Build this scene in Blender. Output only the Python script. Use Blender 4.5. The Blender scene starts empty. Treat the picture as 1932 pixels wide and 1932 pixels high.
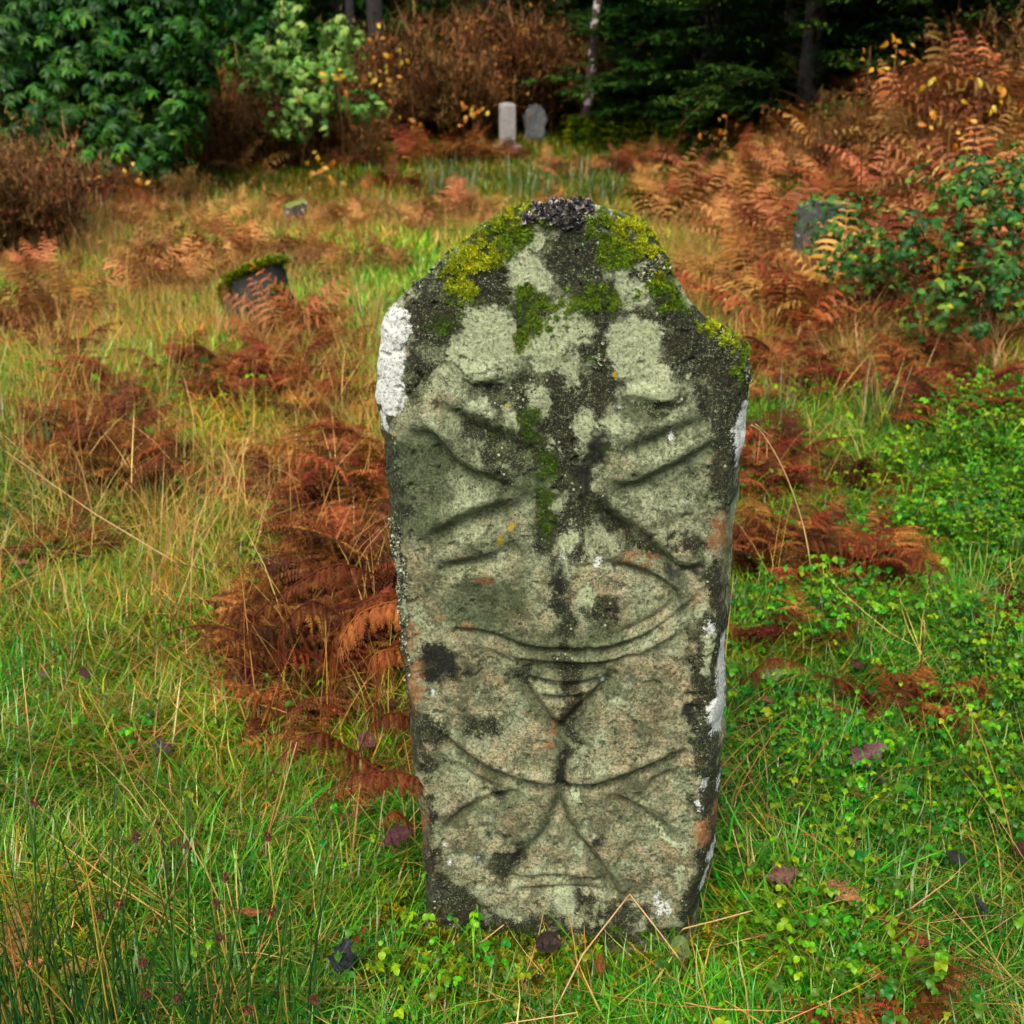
import bpy, math, random
import numpy as np
from mathutils import Vector, Matrix, Euler, Quaternion

# ------------------------------------------------------------------ camera, sky, sun, exposure
S = bpy.context.scene
R = math.radians
CAM_H, PITCH, FN = 1.6, R(22.0), 1.072           # eye height, downward pitch, focal length / frame width
cam_d = bpy.data.cameras.new('camera'); cam = bpy.data.objects.new('camera', cam_d); S.collection.objects.link(cam)
cam.location = (0, 0, CAM_H); cam.rotation_euler = (R(90) - PITCH, 0, 0)
cam_d.sensor_width = 36; cam_d.lens = 36 * FN; cam_d.clip_start = .05; cam_d.clip_end = 400
cam_d.dof.use_dof = True; cam_d.dof.focus_distance = 2.0; cam_d.dof.aperture_fstop = 6.0
S.camera = cam
SUN_EL, SUN_AZ = R(54), R(196)                    # high, behind the viewer's left shoulder, veiled by cloud
w = bpy.data.worlds.new('World'); S.world = w; w.use_nodes = True
wn = w.node_tree; bg = wn.nodes['Background']
sky = wn.nodes.new('ShaderNodeTexSky'); sky.sky_type = 'NISHITA'; sky.sun_disc = False
sky.sun_elevation = SUN_EL; sky.sun_rotation = SUN_AZ; sky.dust_density = 4.0; sky.air_density = 1.0; sky.ozone_density = 1.0
wn.links.new(sky.outputs[0], bg.inputs[0]); bg.inputs[1].default_value = 0.10
sd = bpy.data.lights.new('sun', 'SUN'); sun = bpy.data.objects.new('sun', sd); S.collection.objects.link(sun)
sd.energy = 1.5; sd.angle = R(32); sd.color = (1, .94, .84)
_d = Vector((math.sin(SUN_AZ) * math.cos(SUN_EL), math.cos(SUN_AZ) * math.cos(SUN_EL), math.sin(SUN_EL)))
sun.rotation_euler = _d.to_track_quat('Z', 'Y').to_euler(); sun.location = (0, 0, 20)
S.view_settings.view_transform = 'Standard'; S.view_settings.look = 'None'; S.view_settings.gamma = 1
S.view_settings.use_curve_mapping = False; S.view_settings.exposure = 1.60
S.render.engine = 'CYCLES'
cy = S.cycles
cy.max_bounces = 3; cy.diffuse_bounces = 1; cy.glossy_bounces = 1; cy.transmission_bounces = 2; cy.transparent_max_bounces = 4
cy.use_adaptive_sampling = True; cy.adaptive_threshold = .04; cy.use_denoising = True; cy.caustics_reflective = False; cy.caustics_refractive = False

# ------------------------------------------------------------------ numbers: noise, rays, terrain
rng = np.random.default_rng(7)
_LAT = np.random.default_rng(11).random((256, 256))
def vnoise(x, y):
    x = np.asarray(x, float); y = np.asarray(y, float)
    xi = np.floor(x).astype(int); yi = np.floor(y).astype(int); fx = x - xi; fy = y - yi
    fx = fx * fx * (3 - 2 * fx); fy = fy * fy * (3 - 2 * fy)
    a = _LAT[xi % 256, yi % 256]; b = _LAT[(xi + 1) % 256, yi % 256]
    c = _LAT[xi % 256, (yi + 1) % 256]; d = _LAT[(xi + 1) % 256, (yi + 1) % 256]
    return (a * (1 - fx) + b * fx) * (1 - fy) + (c * (1 - fx) + d * fx) * fy
def fbm(x, y, o=4):
    s = 0; a = .5; t = 0
    for k in range(o):
        s = s + a * vnoise(x * 2 ** k + 17.3 * k, y * 2 ** k + 5.1 * k); t += a; a *= .5
    return s / t
def sst(a, b, x):
    t = np.clip((np.asarray(x, float) - a) / (b - a), 0, 1); return t * t * (3 - 2 * t)
def terrain(x, y):
    x = np.asarray(x, float); y = np.asarray(y, float)
    h = (fbm(x * .9 + 40, y * .9 + 40, 4) - .5) * .16 * sst(1.0, 5, y)
    h = h + (fbm(x * 5, y * 5, 3) - .5) * .035
    h = h + .06 * np.clip(y - 16, 0, 14) + .30 * np.clip(y - 30, 0, 60)
    h = h + 1.1 * sst(2.8, 6.5, x) * sst(6, 11, y) + .5 * sst(1.5, 4, x) * sst(4.5, 7, y) * .4
    h = h + .5 * sst(-4.5, -8, x) * sst(7, 12, y)
    return h
SP, CP = math.sin(PITCH), math.cos(PITCH)
def ray(px, py):
    u = (px - 966) / 1932; v = (966 - py) / 1932
    d = np.array([u, FN * CP + v * SP, -FN * SP + v * CP]); return d / np.linalg.norm(d)
def G(px, py):
    """ground point seen at a pixel of the 1932 px picture"""
    d = ray(px, py); t = .6
    for _ in range(900):
        p = d * t; z = CAM_H + p[2] - terrain(p[0], p[1])
        if z < 0.004: break
        t += max(z * .5, .004)
    return np.array([p[0], p[1], float(terrain(p[0], p[1]))])
def at(px, py, Y):
    d = ray(px, py); t = Y / d[1]; return np.array([d[0] * t, Y, CAM_H + d[2] * t])
def proj(P):
    P = np.atleast_2d(P); x = P[:, 0]; y = P[:, 1]; z = P[:, 2] - CAM_H
    dep = y * CP - z * SP; v = (y * SP + z * CP) / dep * FN; u = x / dep * FN
    return 966 + u * 1932, 966 - v * 1932, dep

# ------------------------------------------------------------------ mesh helpers
def mesh_np(name, V, F, attrs=None, mats=(), smooth=True):
    m = bpy.data.meshes.new(name); V = np.asarray(V, np.float32); F = np.asarray(F, np.int32)
    m.vertices.add(len(V)); m.vertices.foreach_set('co', V.ravel())
    k = F.shape[1]; m.loops.add(F.size); m.loops.foreach_set('vertex_index', F.ravel())
    m.polygons.add(len(F)); m.polygons.foreach_set('loop_start', np.arange(0, F.size, k, dtype=np.int32))
    m.polygons.foreach_set('loop_total', np.full(len(F), k, np.int32))
    m.update(calc_edges=True); m.validate(verbose=False)
    for n, a in (attrs or {}).items():
        a = np.asarray(a, np.float32)
        if len(m.vertices) != len(V): continue
        if a.ndim == 1: m.attributes.new(n, 'FLOAT', 'POINT').data.foreach_set('value', a)
        else:
            at_ = m.attributes.new(n, 'FLOAT_COLOR', 'POINT')
            at_.data.foreach_set('color', np.concatenate([a, np.ones((len(a), 1), np.float32)], 1).ravel())
    if smooth: m.polygons.foreach_set('use_smooth', np.ones(len(F), bool))
    for t in mats: m.materials.append(t)
    return m
def link(name, data, parent=None, loc=None, rot=None, scl=None):
    o = bpy.data.objects.new(name, data); S.collection.objects.link(o)
    if parent: o.parent = parent
    if loc is not None: o.location = [float(v) for v in loc]
    if rot is not None: o.rotation_euler = [float(v) for v in rot]
    if scl is not None: o.scale = (scl, scl, scl) if np.isscalar(scl) else scl
    return o
def tag(o, label=None, cat=None, group=None, kind=None):
    for k, v in (('label', label), ('category', cat), ('group', group), ('kind', kind)):
        if v: o[k] = v
    return o
def merge(parts):
    """parts: (V, F, T) triples -> one"""
    V, F, T = [], [], []; n = 0
    for v, f, t in parts:
        V.append(v); F.append(f + n); T.append(t); n += len(v)
    return np.concatenate(V), np.concatenate(F), np.concatenate(T)
def xf(g, M):
    v, f, t = g; A = np.array(M.to_3x3()); b = np.array(M.translation); return v @ A.T + b, f, t
def strips(P, W, Sd, T):
    """P (n,k,3) centre lines, W (n,k) half widths, Sd (n,k,3) side directions, T (n,) tint"""
    n, k, _ = P.shape
    V = np.stack([P - Sd * W[..., None], P + Sd * W[..., None]], 2).reshape(-1, 3)
    b = (np.arange(n) * k * 2)[:, None] + (np.arange(k - 1) * 2)[None]
    b = b.reshape(-1)
    F = np.concatenate([np.stack([b, b + 1, b + 3], 1), np.stack([b, b + 3, b + 2], 1)])
    return V, F, np.repeat(np.asarray(T, float), k * 2)
def curves(base, az, L, tilt, droop, k, wob=0, r=rng):
    """centre lines starting at base, leaning tilt from the vertical and bending by droop; returns P and side vectors"""
    n = len(L); s = np.linspace(0, 1, k)[None]
    a = tilt[:, None] + droop[:, None] * s
    azs = az[:, None] + wob * (r.random((n, 1)) - .5) * s * 2
    st = (L / (k - 1))[:, None]
    dx = np.sin(a) * np.cos(azs) * st; dy = np.sin(a) * np.sin(azs) * st; dz = np.cos(a) * st
    z0 = np.zeros((n, 1))
    P = np.stack([np.concatenate([z0, np.cumsum(d[:, :-1], 1)], 1) for d in (dx, dy, dz)], 2) + base[:, None, :]
    Sd = np.stack([-np.sin(azs), np.cos(azs), np.zeros_like(azs)], 2)
    return P, Sd
def tube(P, r, ns=6, T=.5):
    P = np.asarray(P, float); k = len(P); r = np.broadcast_to(r, (k,)); tg = np.gradient(P, axis=0)
    tg /= np.linalg.norm(tg, axis=1)[:, None] + 1e-9
    up = np.array([.31, .83, .2]); a = np.cross(tg, up); a /= np.linalg.norm(a, axis=1)[:, None] + 1e-9; b = np.cross(tg, a)
    th = np.arange(ns) / ns * 2 * math.pi
    V = (P[:, None] + (a[:, None] * np.cos(th)[None, :, None] + b[:, None] * np.sin(th)[None, :, None]) * r[:, None, None]).reshape(-1, 3)
    i = (np.arange(k - 1) * ns)[:, None]; j = np.arange(ns)[None]; j2 = (j + 1) % ns
    A = (i + j).ravel(); B = (i + j2).ravel(); C = (i + ns + j2).ravel(); D = (i + ns + j).ravel()
    F = np.concatenate([np.stack([A, B, C], 1), np.stack([A, C, D], 1)])
    V = np.concatenate([V, P[[-1]]]); e = (k - 1) * ns
    F = np.concatenate([F, np.stack([e + np.arange(ns), e + (np.arange(ns) + 1) % ns, np.full(ns, k * ns)], 1)])
    return V, F, np.full(len(V), float(T))
def segdist(X, Y, pts, closed=False):
    d = np.full(X.shape, 1e9); pts = list(pts) + ([pts[0]] if closed else [])
    for (x0, y0), (x1, y1) in zip(pts[:-1], pts[1:]):
        ex, ey = x1 - x0, y1 - y0; t = np.clip(((X - x0) * ex + (Y - y0) * ey) / (ex * ex + ey * ey + 1e-12), 0, 1)
        d = np.minimum(d, np.hypot(X - x0 - ex * t, Y - y0 - ey * t))
    return d
ORD = ['first', 'second', 'third', 'fourth', 'fifth', 'sixth', 'seventh', 'eighth', 'ninth', 'tenth', 'eleventh', 'twelfth', 'thirteenth', 'fourteenth', 'fifteenth', 'sixteenth', 'seventeenth', 'eighteenth', 'nineteenth', 'twentieth', 'twenty-first', 'twenty-second', 'twenty-third', 'twenty-fourth', 'twenty-fifth', 'twenty-sixth', 'twenty-seventh', 'twenty-eighth']
def rank_labels(objs, phrase, group):
    """tell look-alikes in one patch apart by their order across the picture"""
    xs = [float(proj(np.array([list(o.location)]))[0][0]) for o in objs]; od = sorted(range(len(objs)), key=lambda i_: xs[i_]); n = len(od)
    for r_, i_ in enumerate(od):
        w_ = '' if n == 1 else (', leftmost one' if r_ == 0 else ', rightmost one' if r_ == n - 1 else f', {ORD[min(r_, len(ORD) - 1)]} from left' if r_ <= n // 2 else f', {ORD[min(n - 1 - r_, len(ORD) - 1)]} from right')
        objs[i_]['label'] = phrase + w_; objs[i_]['group'] = group
def smoothline(pts, n=4):
    """Catmull-Rom through the points"""
    p = [np.array(q, float) for q in pts]; p = [2 * p[0] - p[1]] + p + [2 * p[-1] - p[-2]]; out = []
    for i in range(1, len(p) - 2):
        for k in range(n):
            t = k / n; a, b, c, d = p[i - 1], p[i], p[i + 1], p[i + 2]
            out.append(.5 * (2 * b + (c - a) * t + (2 * a - 5 * b + 4 * c - d) * t * t + (3 * b - a - 3 * c + d) * t ** 3))
    out.append(p[-2]); return out
def fld(X, Y, shapes, soft):
    """soft field, .5 on the border. shapes: ('e',cx,cy,rx,ry[,deg]) or ('l',[(x,y)..],r)"""
    f = np.zeros(X.shape)
    for s in shapes:
        if s[0] == 'e':
            cx, cy, rx, ry = s[1:5]; a = R(s[5]) if len(s) > 5 else 0
            dx, dy = X - cx, Y - cy; u = dx * math.cos(a) + dy * math.sin(a); v = -dx * math.sin(a) + dy * math.cos(a)
            d = (1 - np.hypot(u / rx, v / ry)) * min(rx, ry)
        else: d = s[2] - segdist(X, Y, s[1])
        f = np.maximum(f, np.clip(.5 + d / soft, 0, 1))
    return f

# ------------------------------------------------------------------ material helpers
class NT:
    def __init__(s, name):
        s.m = bpy.data.materials.new(name); s.m.use_nodes = True; s.t = s.m.node_tree; s.b = s.t.nodes['Principled BSDF']; s.out = s.t.nodes['Material Output']
    def set(s, sock, v):
        if v is None: return
        if isinstance(v, bpy.types.NodeSocket): s.t.links.new(v, sock)
        elif isinstance(v, (tuple, list)) and sock.type == 'RGBA': sock.default_value = (*v[:3], 1)
        else: sock.default_value = v
    def n(s, typ, ins=None, **p):
        q = s.t.nodes.new('ShaderNode' + typ)
        for k, v in p.items(): setattr(q, k, v)
        for k, v in (ins or {}).items(): s.set(q.inputs[k], v)
        return q
    def math(s, op, a, b=None, clamp=False):
        q = s.n('Math', {0: a}, operation=op, use_clamp=clamp)
        if b is not None: s.set(q.inputs[1], b)
        return q.outputs[0]
    def mix(s, f, a, b, mode='MIX'):
        q = s.n('Mix', data_type='RGBA', blend_type=mode); s.set(q.inputs[0], f); s.set(q.inputs[6], a); s.set(q.inputs[7], b); return q.outputs[2]
    def attr(s, name, typ='GEOMETRY', out='Fac'): return s.n('Attribute', attribute_name=name, attribute_type=typ).outputs[out]
    def noise(s, scale, detail=4, rough=.6, vec=None, out=0, dist=0):
        q = s.n('TexNoise', {'Scale': scale, 'Detail': detail, 'Roughness': rough, 'Distortion': dist}); s.set(q.inputs['Vector'], vec if vec is not None else s.obj); return q.outputs[out]
    def voro(s, scale, out=0, vec=None, feature='F1'):
        q = s.n('TexVoronoi', {'Scale': scale}, feature=feature); s.set(q.inputs['Vector'], vec if vec is not None else s.obj); return q.outputs[out]
    @property
    def obj(s):
        if not hasattr(s, '_o'): s._o = s.n('TexCoord').outputs['Object']
        return s._o
    def mr(s, v, a, b, c=0., d=1., smooth=True):
        return s.n('MapRange', {0: v, 1: a, 2: b, 3: c, 4: d}, interpolation_type='SMOOTHSTEP' if smooth else 'LINEAR').outputs[0]
    def ramp(s, f, stops):
        q = s.n('ValToRGB'); e = q.color_ramp.elements; s.set(q.inputs[0], f)
        while len(e) < len(stops): e.new(.5)
        for k, (p, c) in enumerate(stops): e[k].position = p; e[k].color = (*c, 1)
        return q.outputs[0]
    def bump(s, h, dist, strength=1., nrm=None):
        q = s.n('Bump', {'Height': h, 'Distance': dist, 'Strength': strength}); s.set(q.inputs['Normal'], nrm); return q.outputs[0]
def leaf_mat(name, stops, rough=.45, trans=.25, inst=False, vary=.35, spec=.5, huevar=.03):
    """thin leaf or blade: colour from the mesh's tint, varied per plant, part of the light passes through"""
    def deep(c_):
        l_ = sum(c_) / 3; return tuple(max(0.0, .60 * (l_ + (v - l_) * 1.17)) for v in c_)
    t = NT(name); c = t.ramp(t.attr('tint'), [(p_, deep(c_)) for p_, c_ in stops])
    if inst: c = t.mix(1., c, t.attr('icol', 'INSTANCER', 'Color'), 'MULTIPLY'); rnd = t.attr('irnd', 'INSTANCER')
    else: rnd = t.n('ObjectInfo').outputs['Random']
    h = t.n('HueSaturation', {'Hue': t.mr(rnd, 0, 1, .5 - huevar, .5 + huevar, False), 'Saturation': 1., 'Value': t.mr(t.math('FRACT', t.math('MULTIPLY', rnd, 7.13)), 0, 1, 1 - vary, 1 + vary, False), 'Fac': 1., 'Color': c}).outputs[0]
    t.set(t.b.inputs['Base Color'], h); t.b.inputs['Roughness'].default_value = rough; t.b.inputs['Specular IOR Level'].default_value = spec
    if trans:
        tr = t.n('BsdfTranslucent', {'Color': h}); mx = t.n('MixShader', {0: trans, 1: t.b.outputs[0], 2: tr.outputs[0]}); t.t.links.new(mx.outputs[0], t.out.inputs[0])
    return t.m

# ------------------------------------------------------------------ ground
def ground_mat():
    t = NT('damp_soil_and_thatch')
    c = t.ramp(t.noise(3.5, 6, .7), [(.3, (.012, .010, .005)), (.5, (.030, .026, .009)), (.7, (.055, .042, .015))])
    c = t.mix(t.mr(t.noise(40, 3), .5, .62), c, (.10, .075, .03)); c = t.mix(t.mr(t.noise(1.3, 4), .42, .58), c, (.045, .070, .012))
    t.set(t.b.inputs['Base Color'], c); t.b.inputs['Roughness'].default_value = .9; t.b.inputs['Specular IOR Level'].default_value = .15
    t.set(t.b.inputs['Normal'], t.bump(t.noise(60, 5, .7), .02)); return t.m
gx = np.concatenate([np.linspace(-60, -6, 46)[:-1], np.linspace(-6, 6, 170), np.linspace(6, 60, 46)[1:]])
gy = np.concatenate([np.linspace(-6, 0.4, 12)[:-1], np.linspace(.4, 9, 190), np.linspace(9, 30, 90)[1:], np.linspace(30, 110, 30)[1:]])
GX, GY = np.meshgrid(gx, gy, indexing='ij'); nx, ny = GX.shape
V = np.stack([GX, GY, terrain(GX, GY)], 2).reshape(-1, 3)
i = np.arange(nx - 1)[:, None] * ny + np.arange(ny - 1)[None]; i = i.ravel()
tag(link('ground', mesh_np('ground', V, np.stack([i, i + ny, i + ny + 1, i + 1], 1), mats=[ground_mat()])), kind='structure')

# ------------------------------------------------------------------ the carved gravestone
TH = R(6.0)
C0 = G(1045, 1783); RV = np.array([math.cos(TH), -math.sin(TH), 0]); BV = np.array([math.sin(TH), math.cos(TH), 0])
def to_face(px, py):
    """picture pixel -> (s, z) on the stone's front plane"""
    d = ray(px, py); o = np.array([0, 0, CAM_H]); t = (C0 - o).dot(BV) / d.dot(BV); p = o + d * t - C0
    return p.dot(RV), p[2]
def A1(x, y): return 664.1 + x * .40624, 362.3 + y * .40624     # coordinates read off an enlargement of the upper half
def A2(x, y): return 679.2 + x * .42969, 1018.8 + y * .42969    # and of the lower half
OL = [(800, 1790), (797, 1706), (795, 1642), (789, 1590), (780, 1504), (772, 1427), (765, 1363), (759, 1277), (752, 1191), (744, 1105), (737, 1053), (733, 988), (727, 947), (717, 903),
      (715, 850), (713, 797), (705, 764), (703, 712), (705, 671), (713, 622), (725, 594), (762, 553), (802, 521), (839, 488), (875, 456), (924, 419), (957, 397), (981, 390), (1009, 386), (1040, 383), (1075, 380)]
OR = [(1316, 1790), (1322, 1730), (1338, 1690), (1350, 1640), (1358, 1580), (1362, 1491), (1367, 1414), (1372, 1363), (1372, 1277), (1375, 1208), (1380, 1126), (1386, 1062), (1389, 1020), (1395, 964), (1399, 911),
      (1408, 862), (1412, 809), (1414, 752), (1416, 708), (1412, 666), (1395, 641), (1371, 624), (1334, 607), (1314, 586), (1290, 553), (1265, 513), (1257, 488), (1241, 452), (1221, 423), (1188, 406), (1152, 396), (1119, 387), (1090, 381.5), (1075, 380)]
fl = np.array([to_face(*p) for p in OL]); fr = np.array([to_face(*p) for p in OR])
ztop = fl[-1, 1]; zbot = -.16; NR, NCOL = 620, 300
tt = np.linspace(0, 1, NR); zz = zbot + (ztop - .0004 - zbot) * np.sin(tt * math.pi / 2) ** 1.0
zz = np.where(tt < .5, zbot + (ztop - zbot) * tt * 1.3, 0); zz = zbot + (ztop - .0004 - zbot) * (1 - (1 - tt) ** 1.35)
sl = np.interp(zz, fl[:, 1], fl[:, 0]); sr = np.interp(zz, fr[:, 1], fr[:, 0])
sl = sl + (fbm(zz * 22 + 3, zz * 0 + 1.7, 4) - .5) * .014 * sst(0, .05, sr - sl); sr = sr + (fbm(zz * 22 + 9, zz * 0 + 8.7, 4) - .5) * .014 * sst(0, .05, sr - sl)
cc = np.linspace(0, 1, NCOL)
FS = sl[:, None] * (1 - cc) + sr[:, None] * cc; FZ = np.repeat(zz[:, None], NCOL, 1)
# picture coordinates of every grid point (for the carving and the lichen map)
WP = C0 + FS[..., None] * RV + (FZ[..., None]) * np.array([0, 0, 1.])
_x, _y, _ = proj(WP.reshape(-1, 3)); PX = _x.reshape(FS.shape); PY = _y.reshape(FS.shape)
outl = list(zip(sl[::5], zz[::5])) + list(zip(sr[::-5], zz[::-5]))
D = np.full(FS.shape, 1e9)
D = segdist(FS, FZ, outl)
side = FS / .27
cwR = np.interp(FZ, [0, .3, .8, 1.1, 1.4], [.042, .038, .030, .024, .016]); cdR = np.interp(FZ, [0, .8, 1.1, 1.4], [.07, .055, .035, .018])
cwL = np.interp(FZ, [0, .6, 1.1, 1.4], [.022, .022, .036, .016]); cdL = np.interp(FZ, [0, .8, 1.1, 1.4], [.03, .03, .03, .018])
k = sst(-.3, .3, side); cw = cwL * (1 - k) + cwR * k; cd = cdL * (1 - k) + cdR * k
cw = cw * (.75 + .5 * fbm(FS * 14, FZ * 14, 3))
q = np.clip(1 - D / cw, 0, 1); depth = cd * (q ** 1.7)
depth += (fbm(FS * 28, FZ * 28, 4) - .5) * .022 * q ** .6                # broken, knobbly edges
rel = np.zeros(FS.shape)
def carve(f, pts, w, dp, n=4):
    """pts in enlargement coordinates; dp > 0 a groove, < 0 a raised band; w its half width in picture pixels"""
    global rel
    pl = smoothline([f(*p) for p in pts], n); xs = [p[0] for p in pl]; ys = [p[1] for p in pl]
    m = (PX > min(xs) - 4 * w) & (PX < max(xs) + 4 * w) & (PY > min(ys) - 4 * w) & (PY < max(ys) + 4 * w)
    d = segdist(PX[m], PY[m], pl); e = np.minimum(1, .6 + np.minimum.reduce([np.hypot(PX[m] - pl[j][0], PY[m] - pl[j][1]) for j in (0, -1)]) / (5 * w))
    rel[m] += dp * e * np.exp(-(d / w) ** 2)
GR = [ # the four-armed figure: broad ribs with worn hollows between them
 (A1, [(313, 1011), (410, 1093), (520, 1189), (664, 1285), (760, 1340)], 24, -.0095), (A1, [(294, 1140), (371, 1136), (419, 1203), (477, 1266), (563, 1314), (664, 1343), (760, 1385)], 9, .009),
 (A1, [(420, 1000), (540, 1075), (660, 1130), (780, 1210)], 13, .0055), (A1, [(480, 955), (640, 1011), (760, 1080)], 20, -.0055),
 (A1, [(735, 1402), (616, 1424), (520, 1458), (424, 1511), (352, 1569)], 17, -.0085), (A1, [(735, 1470), (592, 1497), (472, 1549), (376, 1607)], 14, .007), (A1, [(680, 1560), (544, 1617), (424, 1650)], 24, -.006),
 (A1, [(1190, 1335), (1300, 1312), (1391, 1282), (1544, 1205), (1663, 1120)], 26, -.0095), (A1, [(1240, 1375), (1306, 1367), (1442, 1299), (1561, 1239), (1672, 1180)], 9, .0095),
 (A1, [(1306, 1190), (1442, 1137), (1604, 1078)], 12, .0075), (A1, [(1179, 1185), (1323, 1129), (1442, 1069), (1578, 976)], 25, -.0075),
 (A1, [(1094, 1409), (1221, 1452), (1349, 1512), (1442, 1631), (1530, 1720)], 23, -.0085), (A1, [(1094, 1450), (1221, 1528), (1349, 1605), (1442, 1690)], 15, .0075), (A1, [(1180, 1360), (1290, 1385), (1400, 1380)], 14, .005),
 (A2, [(1290, 60), (1400, 130), (1500, 130)], 11, .010), (A2, [(370, 125), (500, 105), (600, 75), (665, 35)], 9, .010), (A2, [(360, 170), (500, 150), (640, 115)], 20, -.004),
 (A1, [(990, 880), (1010, 1100), (1020, 1300), (1010, 1550)], 30, .004), (A1, [(1085, 1000), (1080, 1130), (1060, 1250)], 18, -.004), (A1, [(875, 900), (870, 1030)], 18, -.004),
 # scrolls in the top corners
 (A1, [(1306, 976), (1442, 1008), (1527, 967), (1550, 865)], 10, .009), (A1, [(1320, 930), (1420, 930), (1500, 900)], 28, -.007), (A1, [(1250, 905), (1330, 880), (1400, 890)], 9, .005),
 (A1, [(560, 915), (680, 905), (760, 880)], 11, .008), (A1, [(580, 855), (695, 862)], 17, -.006), (A1, [(330, 900), (400, 790), (470, 700)], 12, .004),
 # lozenges and rings below the arms
 (A2, [(400, 415), (500, 400), (620, 435), (750, 475), (900, 490), (1050, 485), (1200, 450), (1320, 380), (1420, 310), (1490, 240)], 6, .006),
 (A2, [(430, 370), (560, 395), (700, 440), (900, 460), (1080, 450), (1230, 410), (1350, 340)], 7, -.005), (A2, [(560, 450), (700, 500), (900, 525), (1080, 520), (1220, 480), (1400, 385)], 7, -.005),
 (A2, [(700, 530), (900, 550), (1060, 540), (1200, 500)], 5, .005),
 (A2, [(1100, 110), (1220, 140), (1330, 190), (1375, 250), (1340, 320), (1240, 380), (1150, 420)], 8, .008), (A2, [(1130, 70), (1260, 110), (1380, 180), (1440, 250)], 12, -.006),
 (A2, [(1310, 210), (1345, 240), (1310, 275), (1275, 240), (1310, 210)], 5, .004), (A2, [(240, 300), (330, 230), (380, 170)], 10, .004), (A2, [(580, 300), (600, 380), (640, 430)], 12, .005),
 (A2, [(690, 330), (730, 370), (730, 410)], 8, .004), (A2, [(880, 120), (890, 260), (880, 400), (910, 520)], 13, .004),
 # the wedge with its stem
 (A2, [(720, 560), (820, 578), (960, 580), (1060, 560)], 5, .008), (A2, [(760, 590), (900, 605), (1040, 585)], 7, -.006), (A2, [(750, 610), (860, 640), (960, 648), (1060, 615)], 5, .008),
 (A2, [(800, 665), (900, 675), (1000, 650)], 8, -.006), (A2, [(820, 690), (900, 705), (980, 685)], 5, .005), (A2, [(680, 595), (750, 700), (810, 780), (870, 845)], 8, .011),
 (A2, [(1110, 600), (1040, 680), (970, 750), (890, 830)], 8, .012), (A2, [(880, 840), (895, 930), (890, 1010), (895, 1110)], 8, .012),
 # the big bowl and lower arms
 (A2, [(370, 880), (420, 910), (500, 975), (610, 1035), (750, 1075), (900, 1095), (1060, 1085), (1200, 1035), (1320, 985), (1420, 945)], 7, .012),
 (A2, [(390, 850), (500, 930), (620, 990), (760, 1035), (880, 1050)], 12, -.005), (A2, [(920, 1050), (1080, 1040), (1200, 1000), (1320, 950)], 12, -.005),
 (A2, [(390, 1255), (480, 1190), (600, 1135), (700, 1110)], 7, .008), (A2, [(430, 1000), (500, 1055), (570, 1085), (540, 1110)], 7, .008), (A2, [(350, 960), (400, 1060), (440, 1130)], 10, .004),
 (A2, [(865, 1130), (855, 1220), (810, 1300), (740, 1370), (690, 1420), (650, 1490)], 8, .009), (A2, [(870, 1130), (895, 1230), (950, 1320), (1020, 1410), (1080, 1480), (1115, 1550)], 8, .012),
 (A2, [(1110, 1140), (1200, 1180), (1300, 1240), (1370, 1300)], 7, .010), (A2, [(1240, 1130), (1300, 1060), (1400, 1010)], 7, .006), (A2, [(1250, 1110), (1320, 1180), (1400, 1230)], 14, -.004),
 (A2, [(640, 1505), (740, 1488), (860, 1490), (980, 1500), (1090, 1515)], 5, .009), (A2, [(700, 1470), (860, 1462), (1020, 1480)], 7, -.004), (A2, [(690, 1550), (860, 1540), (1060, 1545)], 5, .006),
 (A2, [(500, 1290), (560, 1275), (600, 1320)], 7, .006), (A2, [(1150, 1400), (1190, 1350), (1230, 1330)], 7, .005), (A2, [(330, 1340), (420, 1380), (520, 1420), (600, 1470)], 9, .005)]
for f, p, w_, dp in GR: carve(f, p, w_ * (1.3 if w_ < 13 else 1.1), dp * (1.45 if dp > 0 else 1.9))
rel += fld(PX, PY, [('e', 1065, 920, 60, 90)], 120) * .006                # the worn hollow where the arms meet
inner = sst(.5, 2.2, D / cw)
rel = rel * inner + (fbm(FS * 7 + 5, FZ * 7, 4) - .5) * .016 + (fbm(FS * 45, FZ * 45, 3) - .5) * .0035 + (fbm(FS * 120, FZ * 120, 2) - .5) * .0016
pit = fbm(FS * 60 + 9, FZ * 60, 2); rel += sst(.74, .82, pit) * .005
depth = depth + rel
FP = C0 + FS[..., None] * RV + FZ[..., None] * np.array([0, 0, 1.]) + depth[..., None] * BV
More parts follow.
